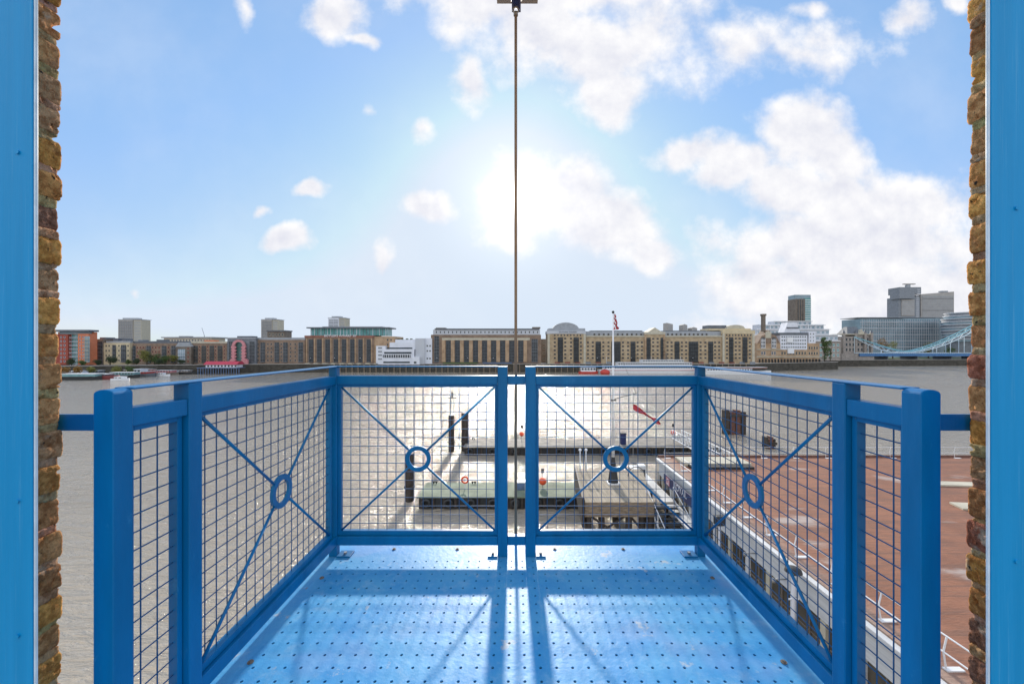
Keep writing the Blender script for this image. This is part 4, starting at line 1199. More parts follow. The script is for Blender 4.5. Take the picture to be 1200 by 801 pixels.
B.wins([444.8], [407.5, 411.8, 416, 420.5], 5, 2.2, 'greycl', 'white', 1); B.wins([499.6, 502.8], [405, 411, 420], 2.2, 2.4, 'glass', 'white', 3); B.wins([487], [424.5], 3.4, 3, 'glass', 'white', -1)
for q in (463, 467, 473, 478): B.box('roof_terrace_planter', q, q + 2.4, 396.3, 397.5, 'leafd', 1.5, 5)
B.done()
# 13 brick with piers
B = Bld('warehouse', 'brick quayside block with tall pale piers and long grey penthouse, left of the hanging rod', 505, 634, 256)
B.box('wall', 505, 634, 392, None, 'brown'); B.box('penthouse', 507, 633, 386, 392, 'palebld', 12, 1.2); B.box('penthouse_roof', 509, 632, 384.7, 386, 'slate', 13, .6)
B.box('roof_hut', 510, 521, 383.6, 384.7, 'umber', 7, 2); B.box('roof_hut', 624, 633.5, 382.8, 384.7, 'umber', 7, 2)
B.box('stone_band', 518, 621, 395.8, 398.4, 'creamstone', .4, -.41)
for i, a in enumerate(fr(518, 613.5, 10)): B.box('pier', a, a + 4.2, 398.45, 424, 'stock2', .8, -.81)
for i, a in enumerate(fr(523, 607.5, 9)): B.bay(a, a + 5.6, 399, 424, 7, ('glass2', 'slate'), 0, .7)
B.bay(509, 514.5, 393.5, 424, 8); B.bay(623, 630, 397, 424, 7)
B.wins(fr(511, 630, 26), [389], 1.8, 2.6, 'glass2', 'white', 1.2); B.box('shop_awning', 520, 560, 424.5, 425.6, 'leafg', 3, -3); B.box('shop_awning', 566, 600, 424.6, 425.6, 'bluepile', 3, -3); B.done()
B = Bld('warehouse', 'sliver of brown warehouse showing in the gap beside the domed wharf', 634.5, 641, 285)
B.box('wall', 633, 642, 397, None, 'umber'); B.wins([637.5], fr(401, 420, 4), 2, 2.4); B.done()
# 14 butlers wharf
B = Bld('warehouse', 'huge yellow brick riverside warehouse with domed end pavilion, gable and iron balconies', 641, 884, 256)
B.box('wall', 641.5, 686, 391, None, 'stock', 16, -.6); B.box('wall', 686, 755, 394.5, None, 'stock'); B.box('wall', 755, 779, 391.5, None, 'stock', 14.5, -.4); B.box('wall', 779, 846, 394.5, None, 'stock')
B.box('wall', 846, 883.5, 391, None, 'stock', 16, -.6)
B.box('end_parapet', 641, 686.3, 387.6, 391, 'palebld', 16.5, -.9); B.box('end_attic', 643, 686, 384.5, 387.6, 'lead', 13, .5)
pts = [(X(648 + 31 * i / 14, 256), Z(384.5 - 7.0 * math.sin(math.pi * i / 14) ** .55, 256)) for i in range(15)]
b = MB(); b.prism(pts, 'y', 257.5, 266); b.build('domed_roof', 'lead', B.root)
B.box('cornice', 686.3, 755, 393, 394.6, 'creamstone', 1, -.5); B.box('cornice', 779, 846, 393, 394.6, 'creamstone', 1, -.5)
B.box('mansard', 687, 755, 388, 393, 'lead', 10, 1.2); B.box('mansard', 779, 846, 388, 393, 'lead', 10, 1.2); B.box('roof_ridge', 693, 754, 387, 388, 'slate', 8, 2); B.box('roof_ridge', 780, 829, 387, 388, 'slate', 8, 2)
B.box('gable_cornice', 755, 779.5, 389, 391.5, 'creamstone', 14.8, -.7)
b = MB(); b.prism([(X(759, 256), Z(389, 256)), (X(775.5, 256), Z(389, 256)), (X(767.2, 256), Z(383.6, 256))], 'y', 255.4, 266); b.build('pediment', 'creamstone', B.root)
B.box('end_parapet', 846, 884, 387, 391, 'cream', 16.5, -.9); B.box('end_attic', 832, 882, 384.6, 387, 'cream', 12, 2)
pts = [(X(854 + 22 * i / 10, 256), Z(384.6 - 4.4 * math.sin(math.pi * i / 10) ** .4, 256)) for i in range(11)]
b = MB(); b.prism(pts, 'y', 258.5, 266); b.build('domed_roof', 'creamstone', B.root)
B.box('attic_block', 834, 856, 380.5, 384.6, 'slate', 8, 5); B.box('quoin', 641.6, 644.2, 391, 427, 'creamstone', .3, -.91); B.box('quoin', 683.6, 686.2, 391, 427, 'creamstone', .3, -.91)
B.box('quoin', 846, 848.4, 391, 427, 'creamstone', .3, -.91); B.box('quoin', 880.6, 883.4, 391, 427, 'creamstone', .3, -.91); B.box('quoin', 755, 757, 391.5, 427, 'stock2', .3, -.71); B.box('quoin', 777, 779, 391.5, 427, 'stock2', .3, -.71)
for a, c_, tp, f_ in ((653.5, 659.5, 395, -.6), (672, 678, 395, -.6), (698, 704, 400, 0), (716.5, 727, 400, 0), (739, 744.5, 400, 0), (757.5, 762, 395.5, -.4), (773.8, 778.6, 395.5, -.4), (790.5, 796, 400, 0), (807, 818, 400, 0), (830, 835.5, 400, 0), (853.8, 858.6, 395, -.6), (869.5, 875, 395, -.6)):
    B.bay(a, c_, tp, 424, 6 if tp > 398 else 7, ('glass2', 'dark'), f_, 1.0)
rows = [401, 405.6, 410.2, 414.8, 419.2]
B.wins([650, 662.3, 669, 680.5, 851.3, 861.6, 866, 878], rows + [396.4], 2.5, 1.9, 'glass', 'umber', -.6)
B.wins([689, 694.6, 707, 713, 730, 736, 747.2, 752.2, 782.3, 787, 799, 804, 821, 826.6, 838, 842.8], rows, 2.5, 1.9, 'glass', 'umber', 0)
B.wins([765.2, 770.4], rows + [396.8], 2.5, 1.9, 'glass', 'umber', -.4)
B.wins(fr(697, 752, 11), [391.6], 2.2, 2.2, 'glass', 'white', 1.2); B.wins(fr(783.5, 829, 10), [391.6], 2.2, 2.2, 'glass', 'white', 1.2)
B.wins(fr(650, 680, 9), [392.6], 1.5, 1.8, 'glass', 'creamstone', -.6); B.wins(fr(851, 879, 9), [392.6], 1.5, 1.8, 'glass', 'creamstone', -.6)
for a in fr(650, 878, 20): B.box('shop_front', a, a + 6, 423.6, 427, 'redbrick' if random.random() < .5 else 'greycl', .5, -.96)
lettering('BUTLERS WHARF', 1.3, 'slate', B.root, (X(655, 256), 254.9, Z(390.2, 256)), (R(90), 0, 0), .04, 1.15); B.done()
# distant towers above the roof line
for (a, c_, t_, lab, gp) in ((781.5, 788.6, 378.5, 'pale distant tower with slanted top above the long warehouse roof', None), (800.5, 805.5, 379.5, 'pale slim distant tower, middle of three above the warehouse roof', None), (810.8, 817, 383, 'lowest pale distant tower, right of three above the warehouse roof', None)):
    B = Bld('distant_tower', lab, a, c_, 700, cat='tower')
    xa, xb = X(a, 700), X(c_, 700)
    b = MB(); b.prism([(xa, LZ), (xb, LZ), (xb, Z(t_ + 1.2, 700)), (xa + (xb - xa) * .3, Z(t_, 700)), (xa, Z(t_ + (-.4 if a < 790 else 1), 700))], 'y', 700, 718); b.build('wall', 'concrete', B.root)
    for q in range(6): B.box('window_band', a + .8, c_ - .8, t_ + 2 + q * 1.3, t_ + 2.5 + q * 1.3, 'lead', .3, -.31)
# 15 brewhouse
Y = 284
B = Bld('brewhouse', 'ornate brick brewhouse with tall arched windows, chimney and white boarded upper storeys', 886, 961, Y)
x_ = lambda p: X(p, Y)
B.box('wall', 887, 914.5, 402, None, 'stock2', 14)
b = MB(); b.prism([(x_(887.5), Z(402, Y)), (x_(914), Z(402, Y)), (x_(909), Z(393, Y)), (x_(904.5), Z(391.5, Y)), (x_(901), Z(386.5, Y)), (x_(897.5), Z(391.5, Y)), (x_(892.5), Z(393, Y))], 'y', Y - .2, Y + 10); b.build('gable', 'brown', B.root)
b = MB(); b.prism([(x_(896.6), Z(396, Y)), (x_(903.4), Z(396, Y)), (x_(903.4), Z(389.5, Y)), (x_(900), Z(387.3, Y)), (x_(896.6), Z(389.5, Y))], 'y', Y - .5, Y - .205); b.build('gable_panel', 'creamstone', B.root)
b = MB(); b.box(x_(896.9), x_(900.3), Y + 3, Y + 5.2, Z(388, Y), Z(369.5, Y)); b.box(x_(896.3), x_(901), Y + 2.7, Y + 5.5, Z(369.5, Y), Z(367.2, Y)); b.build('chimney', 'umber', B.root)
for cxx in (894, 906.5):
    b = MB(); w2 = 2.6
    ar = [(x_(cxx - w2), Z(408, Y))] + [(x_(cxx - w2 * math.cos(math.pi * i / 8)), Z(397.5 - 2.6 * math.sin(math.pi * i / 8), Y)) for i in range(9)] + [(x_(cxx + w2), Z(408, Y))]
    b.prism(ar, 'y', Y - .3, Y - .003, 0)
    for q in (-2.4, -.8, .8, 2.4): b.box(x_(cxx + q - .22), x_(cxx + q + .22), Y - .42, Y - .301, Z(408, Y), Z(396.6, Y), 1)
    for q in (399, 403, 407.5): b.box(x_(cxx - w2), x_(cxx + w2), Y - .44, Y - .301, Z(q + .35, Y), Z(q - .35, Y), 1)
    b.build('arched_window', ['glass2', 'white'], B.root)
B.wins([893, 896, 905, 908], [413.5], 2.1, 4, 'glass', 'white'); B.box('stone_band', 886.8, 914.8, 417, 418.4, 'creamstone', .4, -.41); B.box('stone_band', 886.8, 914.8, 408.8, 409.8, 'creamstone', .4, -.41)
B.box('wall', 914.6, 946.5, 409.5, None, 'stock2', 13, .5); B.box('boarded_storey', 914.8, 946.3, 392.5, 409.5, 'whitewall', 12.6, .4); B.box('roof', 914, 947, 389.5, 392.5, 'slate', 13, .2)
for q in (394.5, 398.6, 402.6, 406.6): B.wins(fr(917, 944, 11), [q], 1.8, 2.0, 'glass', 'white', .4)
B.wins(fr(917, 944, 9), [413.6], 1.9, 3.6, 'glass', 'creamstone', .5); B.box('stone_band', 914.6, 960.8, 417.2, 418.3, 'creamstone', .4, .05)
B.box('wall', 946.6, 960.6, 402, None, 'stock2', 13, .5); B.box('stair_tower', 948.5, 956.5, 388, 402, 'whitewall', 8, .6); B.wins([950.5, 954], [391, 395, 399], 1.3, 1.6, 'glass', 'white', .6); B.wins(fr(949, 958, 4), [407.5, 413.8], 1.8, 3.3, 'glass', 'creamstone', .5)
b = MB(); b.prism([(x_(921), Z(389.5, Y)), (x_(940), Z(389.5, Y)), (x_(936), Z(377.5, Y)), (x_(925.5), Z(377.5, Y))], 'y', Y + 2, Y + 9); b.build('cupola', 'whitewall', B.root)
B.box('cupola_gallery', 924, 938, 383, 384.6, 'slate', 8, 1.6); B.box('oriel', 922, 929, 395, 401, 'white', 1, -.6); B.box('oriel', 923, 930, 407.5, 414, 'white', 1, -.6); 
for q in fr(889, 959, 20): B.box('river_arch', q, q + 1.8, 420.4, 426.5, 'dark', .3, -.31)
for q in fr(887.4, 960, 21): B.box('timber_fender', q, q + .6, 421.5, 434, 'wood', .4, -1.6)
B.done()
# 16 terraced flats behind, slim tower
B = Bld('apartment_building', 'wide pale terraced flats with glazed balconies stepping up behind the brewhouse', 883, 985, 330)
B.box('storey', 883, 985, 399, None, 'stone', 18); B.box('storey', 886, 983, 392, 399, 'palebld', 16, 1); B.box('storey', 890, 975, 385, 392, 'palebld', 14, 3)
B.box('storey', 896, 971, 379.5, 385, 'palebld', 12, 5); B.box('storey', 914, 958, 375.5, 379.5, 'palebld', 9, 7)
for (a, c_, y_, f_) in ((884, 984, 399.5, -1), (884, 984, 392.5, 0), (889, 976, 386, 2), (895, 972, 380.6, 4), (913, 959, 376, 6)): B.box('terrace_slab', a, c_, y_ - .6, y_ + .2, 'white', 2.5, f_)
for (a, c_, y_, f_, n_) in ((888, 981, 396, 1, 18), (892, 973, 389, 3, 16), (898, 969, 382.8, 5, 14), (916, 956, 377.9, 7, 8)): B.wins(fr(a, c_, n_), [y_], 3.4, 3., 'blueglass', 'white', f_)
for q in fr(897, 969, 9): B.box('column', q - .25, q + .25, 380, 392, 'white', .4, 3.4)
B.wins(fr(962, 982, 5), [404, 410, 416], 2.4, 3, 'tealglass', 'white', 0); B.done()
B = Bld('tower_block', 'slim dark tower with glass crown standing behind the terraced flats', 932.5, 951.5, 470)
B.box('wall', 932.5, 943.5, 350, None, 'umber', 14); B.box('glazed_side', 943.5, 951, 349, None, 'tealglass', 12, 1); B.box('crown', 933, 951.5, 345, 350, 'blueglass', 12, 2)
for q in range(13): B.box('floor_slab', 943.6, 951.2, 351 + q * 2.6, 351.7 + q * 2.6, 'white', .5, .45)
for q in (935.2, 938, 940.8): B.box('window_strip', q - .35, q + .35, 351, 385, 'glass', .3, -.31)
B.done()
# 17-19 right side: abutment buildings, city hall etc.
B = Bld('office_building', 'long pale glass office block curving behind the blue bridge chains', 1006, 1112, 440)
for i, (a, c_) in enumerate(((1008, 1060), (1060, 1100), (1100, 1112))): B.box('glass_front', a, c_, 373.5 - i * .8, None, 'blueglass', 25, i * 1.5)
B.box('roof', 1007, 1113, 371.4, 372, 'lead', 24, 2)
for q in range(9): B.box('floor_slab', 1008, 1100, 377 + q * 3.6, 377.9 + q * 3.6, 'lead' if q % 2 else 'palebld', .6, -.61)
for q in fr(1010, 1098, 34): B.box('mullion', q - .12, q + .12, 374, 410, 'palebld', .3, -.93)
B.done()
B = Bld('hospital_tower', 'tall grey hospital tower with overhanging top and rooftop dish on mast', 1051, 1079, 640)
B.box('wall', 1053, 1078, 348, None, 'greycl', 20); B.box('light_panel', 1056, 1071, 351, 370, 'concrete', 1, -1.01); B.box('head', 1051, 1069, 344.5, 350, 'greycl', 16, -4); B.box('head', 1053, 1078, 336.5, 344.4, 'greycl', 20, -2)
B.box('roof_mast', 1066, 1070, 333, 336.5, 'lead', 4, 4); B.box('roof_dish', 1063, 1076, 331.6, 332.6, 'concrete', 4, 4); B.box('mast_stem', 1067, 1069, 332.6, 333, 'lead', 2, 5)
for q in range(7): B.box('window_band', 1056.5, 1070.6, 353 + q * 2.4, 353.9 + q * 2.4, 'lead', .3, -1.32)
for q in range(14): B.box('window_band', 1073.5, 1076.5, 339 + q * 2.4, 340 + q * 2.4, 'palebld', .3, -.31 if q > 2 else -2.31)
B.done()
B = Bld('hospital_block', 'broad grey slab block with horizontal bands joined right of the dish topped tower', 1079, 1119, 645)
b = MB(); b.prism([(X(1079.2, 645), LZ), (X(1118, 645), LZ), (X(1118, 645), Z(341.5, 645)), (X(1079.2, 645), Z(344.6, 645))], 'y', 645, 668); b.build('wall', 'concrete', B.root)
B.box('roof_plant', 1108, 1115, 340, 341.6, 'lead', 6, 5)
for q in range(12): B.box('window_band', 1080.5, 1117, 347 + q * 2.3, 348 + q * 2.3, 'greycl' if q in (1, 7) else 'lead', .4, -.41)
B.done()
Y = 400
ch = thing('round_hall', 'rounded glass hall with white ring floors, partly behind the right brick edge', 'building', (X(1128, Y), Y + 10, LZ))
for i in range(10):
    z0, z1 = Z(400 - i * 3.5, Y), Z(400 - (i + 1) * 3.5, Y)
    rr = 15.5 + 3.0 * math.sin(i / 9 * 2.3) - (1.2 if i > 7 else 0); xx = X(1131, 414) + i * .25
    b = MB(); b.tube((xx, Y + 14, z0), (xx, Y + 14, z1 - .9), rr, n=40); b.build('glazed_floor', 'greycl' if i % 2 else 'blueglass', ch)
    b = MB(); b.tube((xx, Y + 14, z1 - .9), (xx, Y + 14, z1), rr + .6, n=40); b.build('ring_slab', 'palebld', ch)
b = MB(); b.tube((X(1131, 414), Y + 14, LZ), (X(1131, 414), Y + 14, Z(400, Y)), 14, n=32); b.build('base', 'greycl', ch)

# bridge
Y = 352
bt = thing('bridge_abutment', 'stone bridge abutment tower with slate roofs and turrets at the start of the chains', 'tower', (X(1000, Y), Y + 6, 0))
def bq(name, a, c_, t_, b_, mt, f0=0, dep=12):
    b = MB(); b.box(X(a, Y), X(c_, Y), Y + f0, Y + f0 + dep, Z(b_, Y), Z(t_, Y)); return b.build(name, mt, bt)
bq('pier_base', 984, 1022, 414, 429, 'stone', -2, 18); bq('side_pier', 980, 988, 396, 414, 'stone', 1, 10); bq('tower_body', 988, 1004, 394, 414, 'stone'); bq('tower_body', 1004, 1022, 392, 414, 'stone', 1, 12)
bq('parapet', 987, 1023, 391, 392, 'creamstone', -.4, 14); bq('low_block', 966, 984, 410, 429, 'greycl', 0, 10); bq('low_block_roof', 965, 985, 408.6, 410, 'tealglass', -.3, 11)
def roofp(a, c_, t_, b_, f0, dep):
    xa, xb = X(a, Y), X(c_, Y); z0, z1 = Z(b_, Y), Z(t_, Y); i_ = (xb - xa) * .22
    b = MB(); b.quadbox([(xa, Y + f0, z0), (xb, Y + f0, z0), (xb, Y + f0 + dep, z0), (xa, Y + f0 + dep, z0), (xa + i_, Y + f0 + dep * .35, z1), (xb - i_, Y + f0 + dep * .35, z1), (xb - i_, Y + f0 + dep * .65, z1), (xa + i_, Y + f0 + dep * .65, z1)]); b.build('roof', 'slate', bt)
roofp(993, 1012, 382.6, 391, 0, 12)
b = MB(); b.prism([(X(1005.5, Y), Z(391, Y)), (X(1012.5, Y), Z(391, Y)), (X(1009, Y), Z(385.8, Y))], 'y', Y - .6, Y + 3); b.build('dormer_gable', 'creamstone', bt)
for q in (989, 1003, 1014, 1021.5):
    b = MB(); b.tube((X(q, Y), Y + .2, Z(414, Y)), (X(q, Y), Y + .2, Z(390, Y)), 1.1, n=8); b.build('turret', 'stone', bt)
    b = MB(); b.tube((X(q, Y), Y + .2, Z(390, Y)), (X(q, Y), Y + .2, Z(386, Y)), 1.2, .1, n=8); b.build('turret_spire', 'slate', bt)
for q in (992, 996, 1000, 1007, 1011, 1018):
    for r_ in (397.5, 403.5, 409.5):
        b = MB(); b.box(X(q - .7, Y), X(q + .7, Y), Y - .25 if q < 1004 else Y + .75, Y - .003 if q < 1004 else Y + .997, Z(r_ + 1.6, Y), Z(r_ - 1.6, Y)); b.build('window', 'glass', bt)

br = thing('suspension_bridge', 'blue and white suspension bridge span with curved lattice chains', 'bridge', (X(1070, Y), Y, 10))
def chain(off, xs0, xs1, dip, yl, yr, ydip, mt):
    b = MB(); c2 = MB()
    def top(x):
        if x < dip: t_ = (dip - x) / (dip - xs0); return ydip + (yl - ydip) * t_ ** 1.25
        t_ = (x - dip) / (xs1 - dip); return ydip + (yr - ydip) * t_ ** 1.45
    n = 34; Yo = Y + off
    def pt(x, yy): return (X(x, Y), Yo, Z(yy, Y))
    for i in range(n):
        xa, xb = xs0 + (xs1 - xs0) * i / n, xs0 + (xs1 - xs0) * (i + 1) / n
        ya, yb = top(xa), top(xb)
        wa = .6 + 4.2 * math.sin(min(1, abs(xa - dip) / (xs1 - dip if xa > dip else dip - xs0)) * math.pi) ; wb = .6 + 4.2 * math.sin(min(1, abs(xb - dip) / (xs1 - dip if xb > dip else dip - xs0)) * math.pi)
        la, lb_ = min(ya + wa, 413), min(yb + wb, 413)
        b.tube(pt(xa, ya), pt(xb, yb), .42, n=6); c2.tube(pt(xa, la), pt(xb, lb_), .36, n=6)
        if i % 2 == 0: c2.tube(pt(xa, ya), pt(xb, lb_), .2, n=5)
        else: c2.tube(pt(xa, la), pt(xb, yb), .2, n=5)
        if i % 3 == 0: c2.tube(pt(xa, la), pt(xa, 414), .22, n=5)
    o = b.build('chain_chord', mt, br); c2.build('chain_lattice', 'whiteblue', o)
chain(-1, 1000, 1182, 1062, 394.5, 358, 412, 'tealpaint')
chain(16, 1020, 1200, 1078, 394, 358, 412, 'tealpaint')
b = MB(); b.box(X(1004, Y), X(1200, Y), Y - 3, Y + 18, Z(417, Y), Z(414, Y)); b.build('deck', 'bridgeblue', br)
b = MB(); b.box(X(998, Y), X(1200, Y), Y - 3.4, Y - 3.003, Z(413.4, Y), Z(412.9, Y))
for q in fr(998, 1199, 90): b.box(X(q, Y), X(q + .5, Y), Y - 3.4, Y - 3.003, Z(414, Y), Z(413.4, Y))
b.build('parapet', 'whiteblue', br)
b = MB(); b.box(X(1182, Y), X(1212, Y), Y + .5, Y + 16, -2, Z(350, Y)); b.box(X(1180, Y), X(1214, Y), Y - 2.5, Y + 19, -2, Z(419, Y)); b.quadbox([(X(1182, Y), Y + .5, Z(350, Y)), (X(1212, Y), Y + .5, Z(350, Y)), (X(1212, Y), Y + 16, Z(350, Y)), (X(1182, Y), Y + 16, Z(350, Y)), (X(1192, Y), Y + 7, Z(330, Y)), (X(1202, Y), Y + 7, Z(330, Y)), (X(1202, Y), Y + 9, Z(330, Y)), (X(1192, Y), Y + 9, Z(330, Y))]); b.build('main_tower', 'stone', br)
for q in (1040, 1075, 1115, 1150):
    b = MB(); b.box(X(q, Y), X(q + 1, Y), Y, Y + 16, -2, Z(417.02, Y)); b.build('trestle', 'greycl', br)
b = MB(); gx = [(X(1020, 380), 372), (X(1200, 380), 390), (X(1200, 380), 420), (X(1020, 380), 420)]
b.prism(gx, 'z', LZ + .004, LZ + .3); tag(b.build('lawn', 'grass'), 'strip of riverside lawn beyond the bridge deck', 'lawn', kind='structure')


# ------------------------------------------------------------------ boats
def hull(b, x0, x1, y0, y1, z0, z1, bow=.25, stern=.06, mi=0, sheer=.5):
    """long hull along x, bow at x1 (or x0 if x1<x0)"""
    n = 16; L = x1 - x0; k0 = len(b.v); ym = (y0 + y1) / 2; hw = (y1 - y0) / 2
    for i in range(n + 1):
        t_ = i / n
        w_ = 1.0
        if t_ > 1 - bow: w_ = max(.03, math.cos((t_ - 1 + bow) / bow * math.pi / 2) ** .7)
        if t_ < stern: w_ = .75 + .25 * t_ / stern
        zt = z1 + sheer * max(0, t_ - .6) ** 2 * 4
        x = x0 + L * t_
        for (sy, zz, ww) in ((-1, zt, 1), (-1, z0 + .3, .9), (1, z0 + .3, .9), (1, zt, 1)):
            b.v.append(Vector((x, ym + sy * hw * w_ * ww, zz)))
    for i in range(n):
        for j in range(4):
            a = k0 + i * 4 + j; c_ = k0 + i * 4 + (j + 1) % 4
            b.f.append((a, c_, c_ + 4, a + 4)); b.mi.append(mi)
    b.f.append((k0, k0 + 1, k0 + 2, k0 + 3)); b.mi.append(mi); e_ = k0 + n * 4
    b.f.append((e_ + 3, e_ + 2, e_ + 1, e_)); b.mi.append(mi)


def boat(name, label, cat, px0, px1, pw, h, wid, hmat, decks, Y=None, extra=None, rev=False, group=None):
    Y = Y or F * ZC / (pw - 407)
    xa, xb = X(px0, Y), X(px1, Y)
    t_ = thing(name, label, cat, ((xa + xb) / 2, Y + wid / 2, 0), group)
    b = MB(); hull(b, xb if rev else xa, xa if rev else xb, Y, Y + wid, -.5, h); b.build('hull', hmat, t_)
    for (a, c_, z0, z1, mt, win) in decks:
        da, dc = xa + (xb - xa) * a, xa + (xb - xa) * c_
        b = MB(); b.box(da, dc, Y + wid * .12, Y + wid * .88, z0, z1); o = b.build('deckhouse', mt, t_, bevel=.05)
        b = MB(); b.box(da - .3, dc + .3, Y + wid * .08, Y + wid * .92, z1, z1 + .12); b.build('roof', 'white' if win != 'red' else 'red', t_)
        if win:
            n = max(2, int(abs(dc - da) / 1.5))
            for i in range(n):
                x = da + (dc - da) * (i + .5) / n; ww = abs(dc - da) / n * .33
                b = MB(); b.box(x - ww, x + ww, Y + wid * .12 - .06, Y + wid * .12 - .003, z0 + (z1 - z0) * .4, z0 + (z1 - z0) * .82); b.build('window', 'glass', o)
    if extra: extra(t_, xa, xb, Y, wid)
    return t_


def paddle_extra(t_, xa, xb, Y, wid):
    x = X(784, Y)
    b = MB(); b.tube((x, Y + wid / 2, 6), (x, Y + wid / 2, Z(413.5, Y)), .45, n=12); b.build('funnel', 'umber', t_)
    for q in (712, 765, 800): 
        b = MB(); b.tube((X(q, Y), Y + 3, 6), (X(q, Y), Y + 3, 10.5), .08, n=6); b.build('mast', 'white', t_)
    b = MB(); b.box(xa + 1, xb - 2, Y - .06, Y - .005 + .2, 2.0, 2.25); b.build('stripe', 'red', t_)
boat('river_boat', 'long white three deck river boat with slim brown funnel moored at the big warehouse', 'boat', 703, 824, 438, 2.3, 9, 'white',
     [(.05, .93, 2.3, 4.6, 'white', 'w'), (.18, .9, 4.75, 6.7, 'white', 'w'), (.42, .82, 6.85, 8.3, 'white', 'w')], 240, paddle_extra)
boat('river_boat', 'white river boat with brick red roof moored right of the corner railing post', 'boat', 828, 908, 438.5, 1.9, 7, 'white', [(.02, .68, 1.9, 3.4, 'white', 'w'), (.1, .9, 3.5, 4.1, 'redbrick', None)], 233)
boat('work_boat', 'small red hulled workboat with white wheelhouse', 'boat', 679, 702, 437.6, 1.3, 5, 'red', [(.1, .85, 1.3, 4.0, 'white', 'w')], 238)
by = thing('mooring_buoy', 'big red mooring buoy between the red workboat and the white river boat', 'buoy', (X(709, 236), 236, 0))
b = MB(); b.ball((X(709, 236), 236, 1.0), 2.3, 20, 12, sc=(1.3, 1, .85)); b.build('float', 'red', by, smooth=True)
b = MB(); b.tube((X(709, 236), 236, 2.7), (X(709, 236), 236, 3.6), .2, n=8); b.build('mooring_post', 'dark', by)
g_ = 'vessels moored off the left bank'
boat('barge', 'long moored barge under pale teal covers at the far left', 'boat', 66, 112, 445, 1.7, 6, 'hullblack', [(.05, .95, 1.7, 3.0, 'tealtarp', None)], 192, group=g_)
boat('barge', 'dull red hulled barge with dark deck, second from left', 'boat', 106, 131, 445, 1.9, 6, 'plum', [(.1, .6, 1.9, 2.7, 'slate', None)], 195, group=g_)
boat('cabin_cruiser', 'small white cabin cruiser moored outside the barges', 'boat', 128, 147, 446, 1.0, 3.6, 'white', [(.25, .7, 1.0, 1.9, 'white', 'w')], 188, group=g_)
boat('barge', 'teal roofed narrow barge moored behind the white cruiser', 'boat', 126, 158, 442, 1.6, 5, 'hullblack', [(.04, .9, 1.6, 2.9, 'tealtarp', 'w')], 205, group=g_)
boat('tug', 'dark tug with raised wheelhouse ending the barge row', 'boat', 150, 176, 440.5, 1.8, 6, 'slate', [(.2, .5, 1.8, 4.2, 'palebld', 'w'), (.5, .8, 1.8, 2.8, 'red', 'w')], 213, group=g_)
boat('barge', 'low brown barge with orange roof just right of the tug', 'boat', 177, 205, 439, 1.3, 5, 'umber', [(.1, .8, 1.3, 2.6, 'pink', 'w')], 228, group=g_)
boat('barge', 'dark open barge moored next to the crimson roofed pavilion', 'boat', 204, 233, 436.5, 1.2, 5, 'hullblack', [(.15, .5, 1.2, 2.2, 'stone', 'w')], 234, group=g_)
boat('launch', 'small pale launch moored between the brown barge and the bank', 'boat', 190, 212, 435, .9, 3, 'white', [(.3, .7, .9, 2.2, 'whitewall', 'w')], 234, group=g_)


boat('houseboat', 'white houseboat with blue grey hull behind the long teal covered barge', 'boat', 80, 98, 440.5, 1.4, 4.5, 'bluepile', [(.1, .8, 1.4, 3.2, 'whitewall', 'w')], 214, group=g_)
boat('houseboat', 'dark green houseboat tied behind the dull red barge', 'boat', 100, 120, 439.5, 1.4, 4.5, 'leafd', [(.1, .7, 1.4, 3.0, 'slate', 'w')], 219, group=g_)
boat('houseboat', 'cream cabined houseboat near the garden barges in the middle of the row', 'boat', 141, 160, 440, 1.3, 4.5, 'umber', [(.15, .8, 1.3, 3.1, 'cream', 'w')], 226, group=g_)
boat('houseboat', 'rust red cabined boat right behind the dark tug', 'boat', 160, 181, 439.6, 1.3, 4.5, 'hullblack', [(.1, .75, 1.3, 3.0, 'brickred2', 'w')], 231, group=g_)
boat('launch', 'slim white launch lying outside the brown barge', 'boat', 180, 197, 439.5, .9, 2.6, 'white', [(.3, .6, .9, 1.8, 'white', 'w')], 219, group=g_)
boat('houseboat', 'tiny blue cabined boat at the far left beside the orange shrubs', 'boat', 70, 82, 441, 1.2, 3.6, 'white', [(.2, .8, 1.2, 2.8, 'bluepile', 'w')], 211, group=g_)

